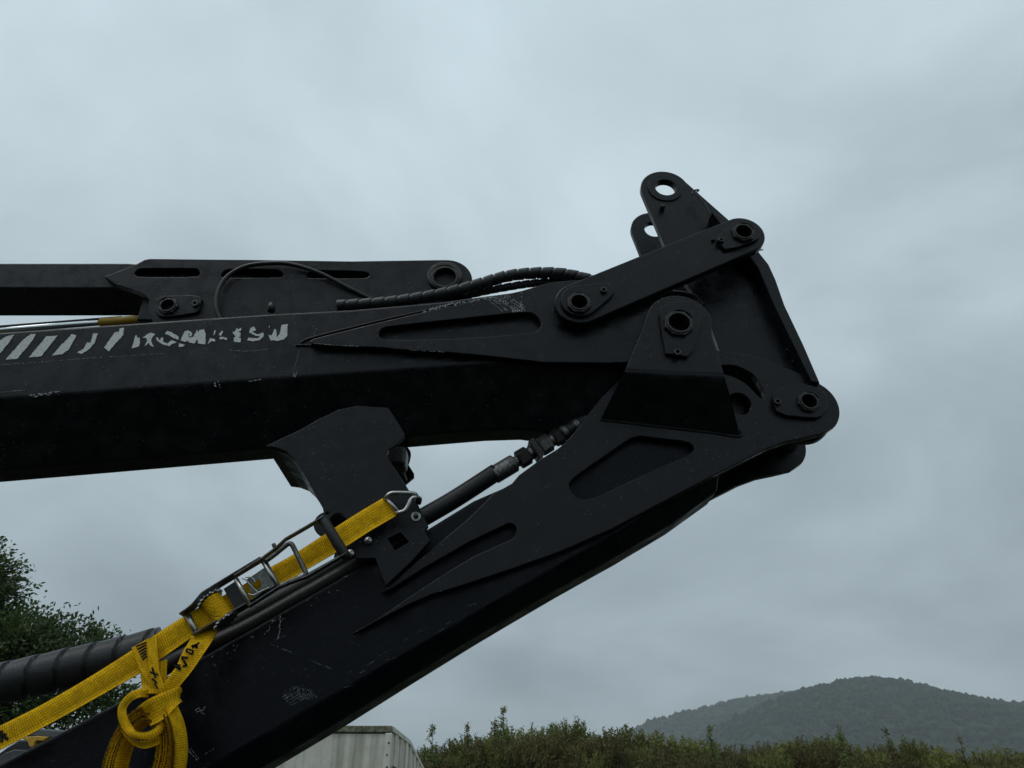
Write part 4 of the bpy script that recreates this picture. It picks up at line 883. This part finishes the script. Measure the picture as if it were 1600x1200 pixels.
# ratchet body
def rail(name, pts, d0, depth, m, th=.0025, par=None):
    par = par or ST
    secs = []
    for x, y in pts:
        p = pix(x, y, d0); secs.append([(p.x, D0 + d0 - depth, p.z - th / 2), (p.x, D0 + d0 - depth, p.z + th / 2), (p.x, D0 + d0 + .004, p.z + th / 2), (p.x, D0 + d0 + .004, p.z - th / 2)])
    return put(name, loft_mesh(secs), M[m], par)
RF = rail('ratchet', [(287, 963), (296, 957), (306, 949), (321, 931), (345, 916), (368, 902), (411, 876)], SD, .026, 'zincdull')
rail('frame_side', [(307, 995), (318, 989), (342, 975), (367, 960), (391, 946), (436, 918)], SD, .026, 'zincdull', par=RF)
rail('handle_side', [(368, 901), (411, 874), (431, 859), (447, 844), (480, 825), (507, 809)], SD - .03, .012, 'zincdull', .003, RF)
rail('handle_side', [(391, 948), (436, 919), (458, 910), (481, 902), (510, 885), (542, 866)], SD - .03, .012, 'zincdull', .003, RF)
tube('handle_grip', [pix(502, 808, SD - .03), pix(506, 814, SD - .03), pix(538, 866, SD - .03), pix(542, 872, SD - .03)], [.007, .0115, .0115, .007], M['plastic'], RF, 14)
for a, b_, r_, d_ in (((410, 876), (436, 918), .0045, -.034), ((369, 905), (391, 946), .0048, -.034), ((293, 960), (308, 992), .0058, -.012)):
    tube('cross_rod', [pix(*a, SD + d_), pix(*b_, SD + d_)], r_, M['zinc'], RF, 14)
tube('release_frame', spline([pix(*p, SD - .036) for p in [(415, 877), (430, 866), (446, 853), (452, 849.5), (456, 851), (461, 860), (470, 879), (477, 893), (477, 898), (470, 902), (452, 909), (437, 916)]], 5), .0052, M['zincdull'], RF, 8)
paw = P2([(384, 906), (398, 897), (411, 888), (420, 886), (434, 912), (424, 919), (410, 925), (398, 934), (394, 928)], SD - .030)
plate('pawl_plate', [paw, smooth2(P2([(394, 909), (404, 905), (408, 911), (407, 918), (400, 922), (396, 917)], SD - .030), 1)], SD - .030, .0025, M['zincdull'], RF, .0006)
plate('side_lug', [P2([(410, 877), (416, 873), (438, 914), (432, 918)], SD - .033)], SD - .033, .003, M['zincdull'], RF, .0008)
tube('spring', spline([pix(*p, SD - .040) for p in [(378, 904), (384, 906), (390, 913), (398, 921), (404, 926)]], 5), .0014, M['zinc'], RF, 8)
tube('spring', spline([pix(*p, SD - .040) for p in [(388, 928), (396, 930), (404, 926), (412, 922), (421, 918)]], 5), .0016, M['zinc'], RF, 8)
tube('spring', spline([pix(*p, SD - .040) for p in [(384, 902), (391, 902), (396, 905), (399, 910)]], 5), .0014, M['zinc'], RF, 8)
tube('release_pin', [pix(427, 850, SD - .03), pix(432, 860, SD - .03)], .0042, M['plastic'], RF, 8)
plate('base_plate', [P2([(349, 920), (369, 907), (391, 945), (370, 957)], SD - .012)], SD - .012, .003, M['plastic'], RF, .0006)
# spool with webbing wound on it, toothed wheels on both ends
sa, sbp = pix(330, 937, SD - .008), pix(352, 968, SD - .008); axd = (sbp - sa).normalized()
wl = lathe_mesh(sa, sbp, [(0, .017), (.0005, .0205), ((sbp - sa).length - .0005, .0205), ((sbp - sa).length, .017)], 28)
uv = wl.uv_layers.new(name='UVMap')
for p in wl.polygons:
    for li in p.loop_indices:
        co = wl.vertices[wl.loops[li].vertex_index].co; uv.data[li].uv = ((math.atan2(co.z - sa.z, co.y - sa.y)) * .4, (Vector(co) - sa).dot(axd) / .05)
put('wound_webbing', wl, M['web'], RF, True).data.set_sharp_from_angle(angle=R(40))
n_ = axd.orthogonal().normalized(); m_ = axd.cross(n_)
for c_, sg in ((sa - axd * .005, 1), (sbp + axd * .002, 1)):
    v = []; T = 13
    for lay in (0, .003):
        for i in range(T * 4):
            an = 2 * math.pi * i / (T * 4); rr = .027 if i % 4 in (1, 2) else .0215
            v.append(c_ + axd * lay + (n_ * math.cos(an) + m_ * math.sin(an)) * rr)
    K = T * 4; f = [tuple(range(K))[::-1], tuple(range(K, 2 * K))] + [(i, (i+1) % K, K + (i+1) % K, K + i) for i in range(K)]
    me = mesh(v, f); bm = bmesh.new(); bm.from_mesh(me); bpy.data.meshes.remove(me); put('ratchet_wheel', bmmesh(bm), M['zinc'], RF)

# ==================================================================  HAZE
hz = boxm((200, 1250, 139), (3600, 2700, 282))
m = bpy.data.materials.new('haze'); m.use_nodes = True; t = m.node_tree; t.nodes.remove(t.nodes['Principled BSDF'])
pv = N(t, 'ShaderNodeVolumePrincipled'); pv.inputs['Color'].default_value = (0.86, 0.93, 0.97, 1); pv.inputs['Density'].default_value = 0.00026
L(t, pv.outputs[0], t.nodes['Material Output'].inputs['Volume'])
o = put('haze', hz, m); o['kind'] = 'stuff'; o['label'] = 'grey misty air in front of the far hills'; o['category'] = 'haze'
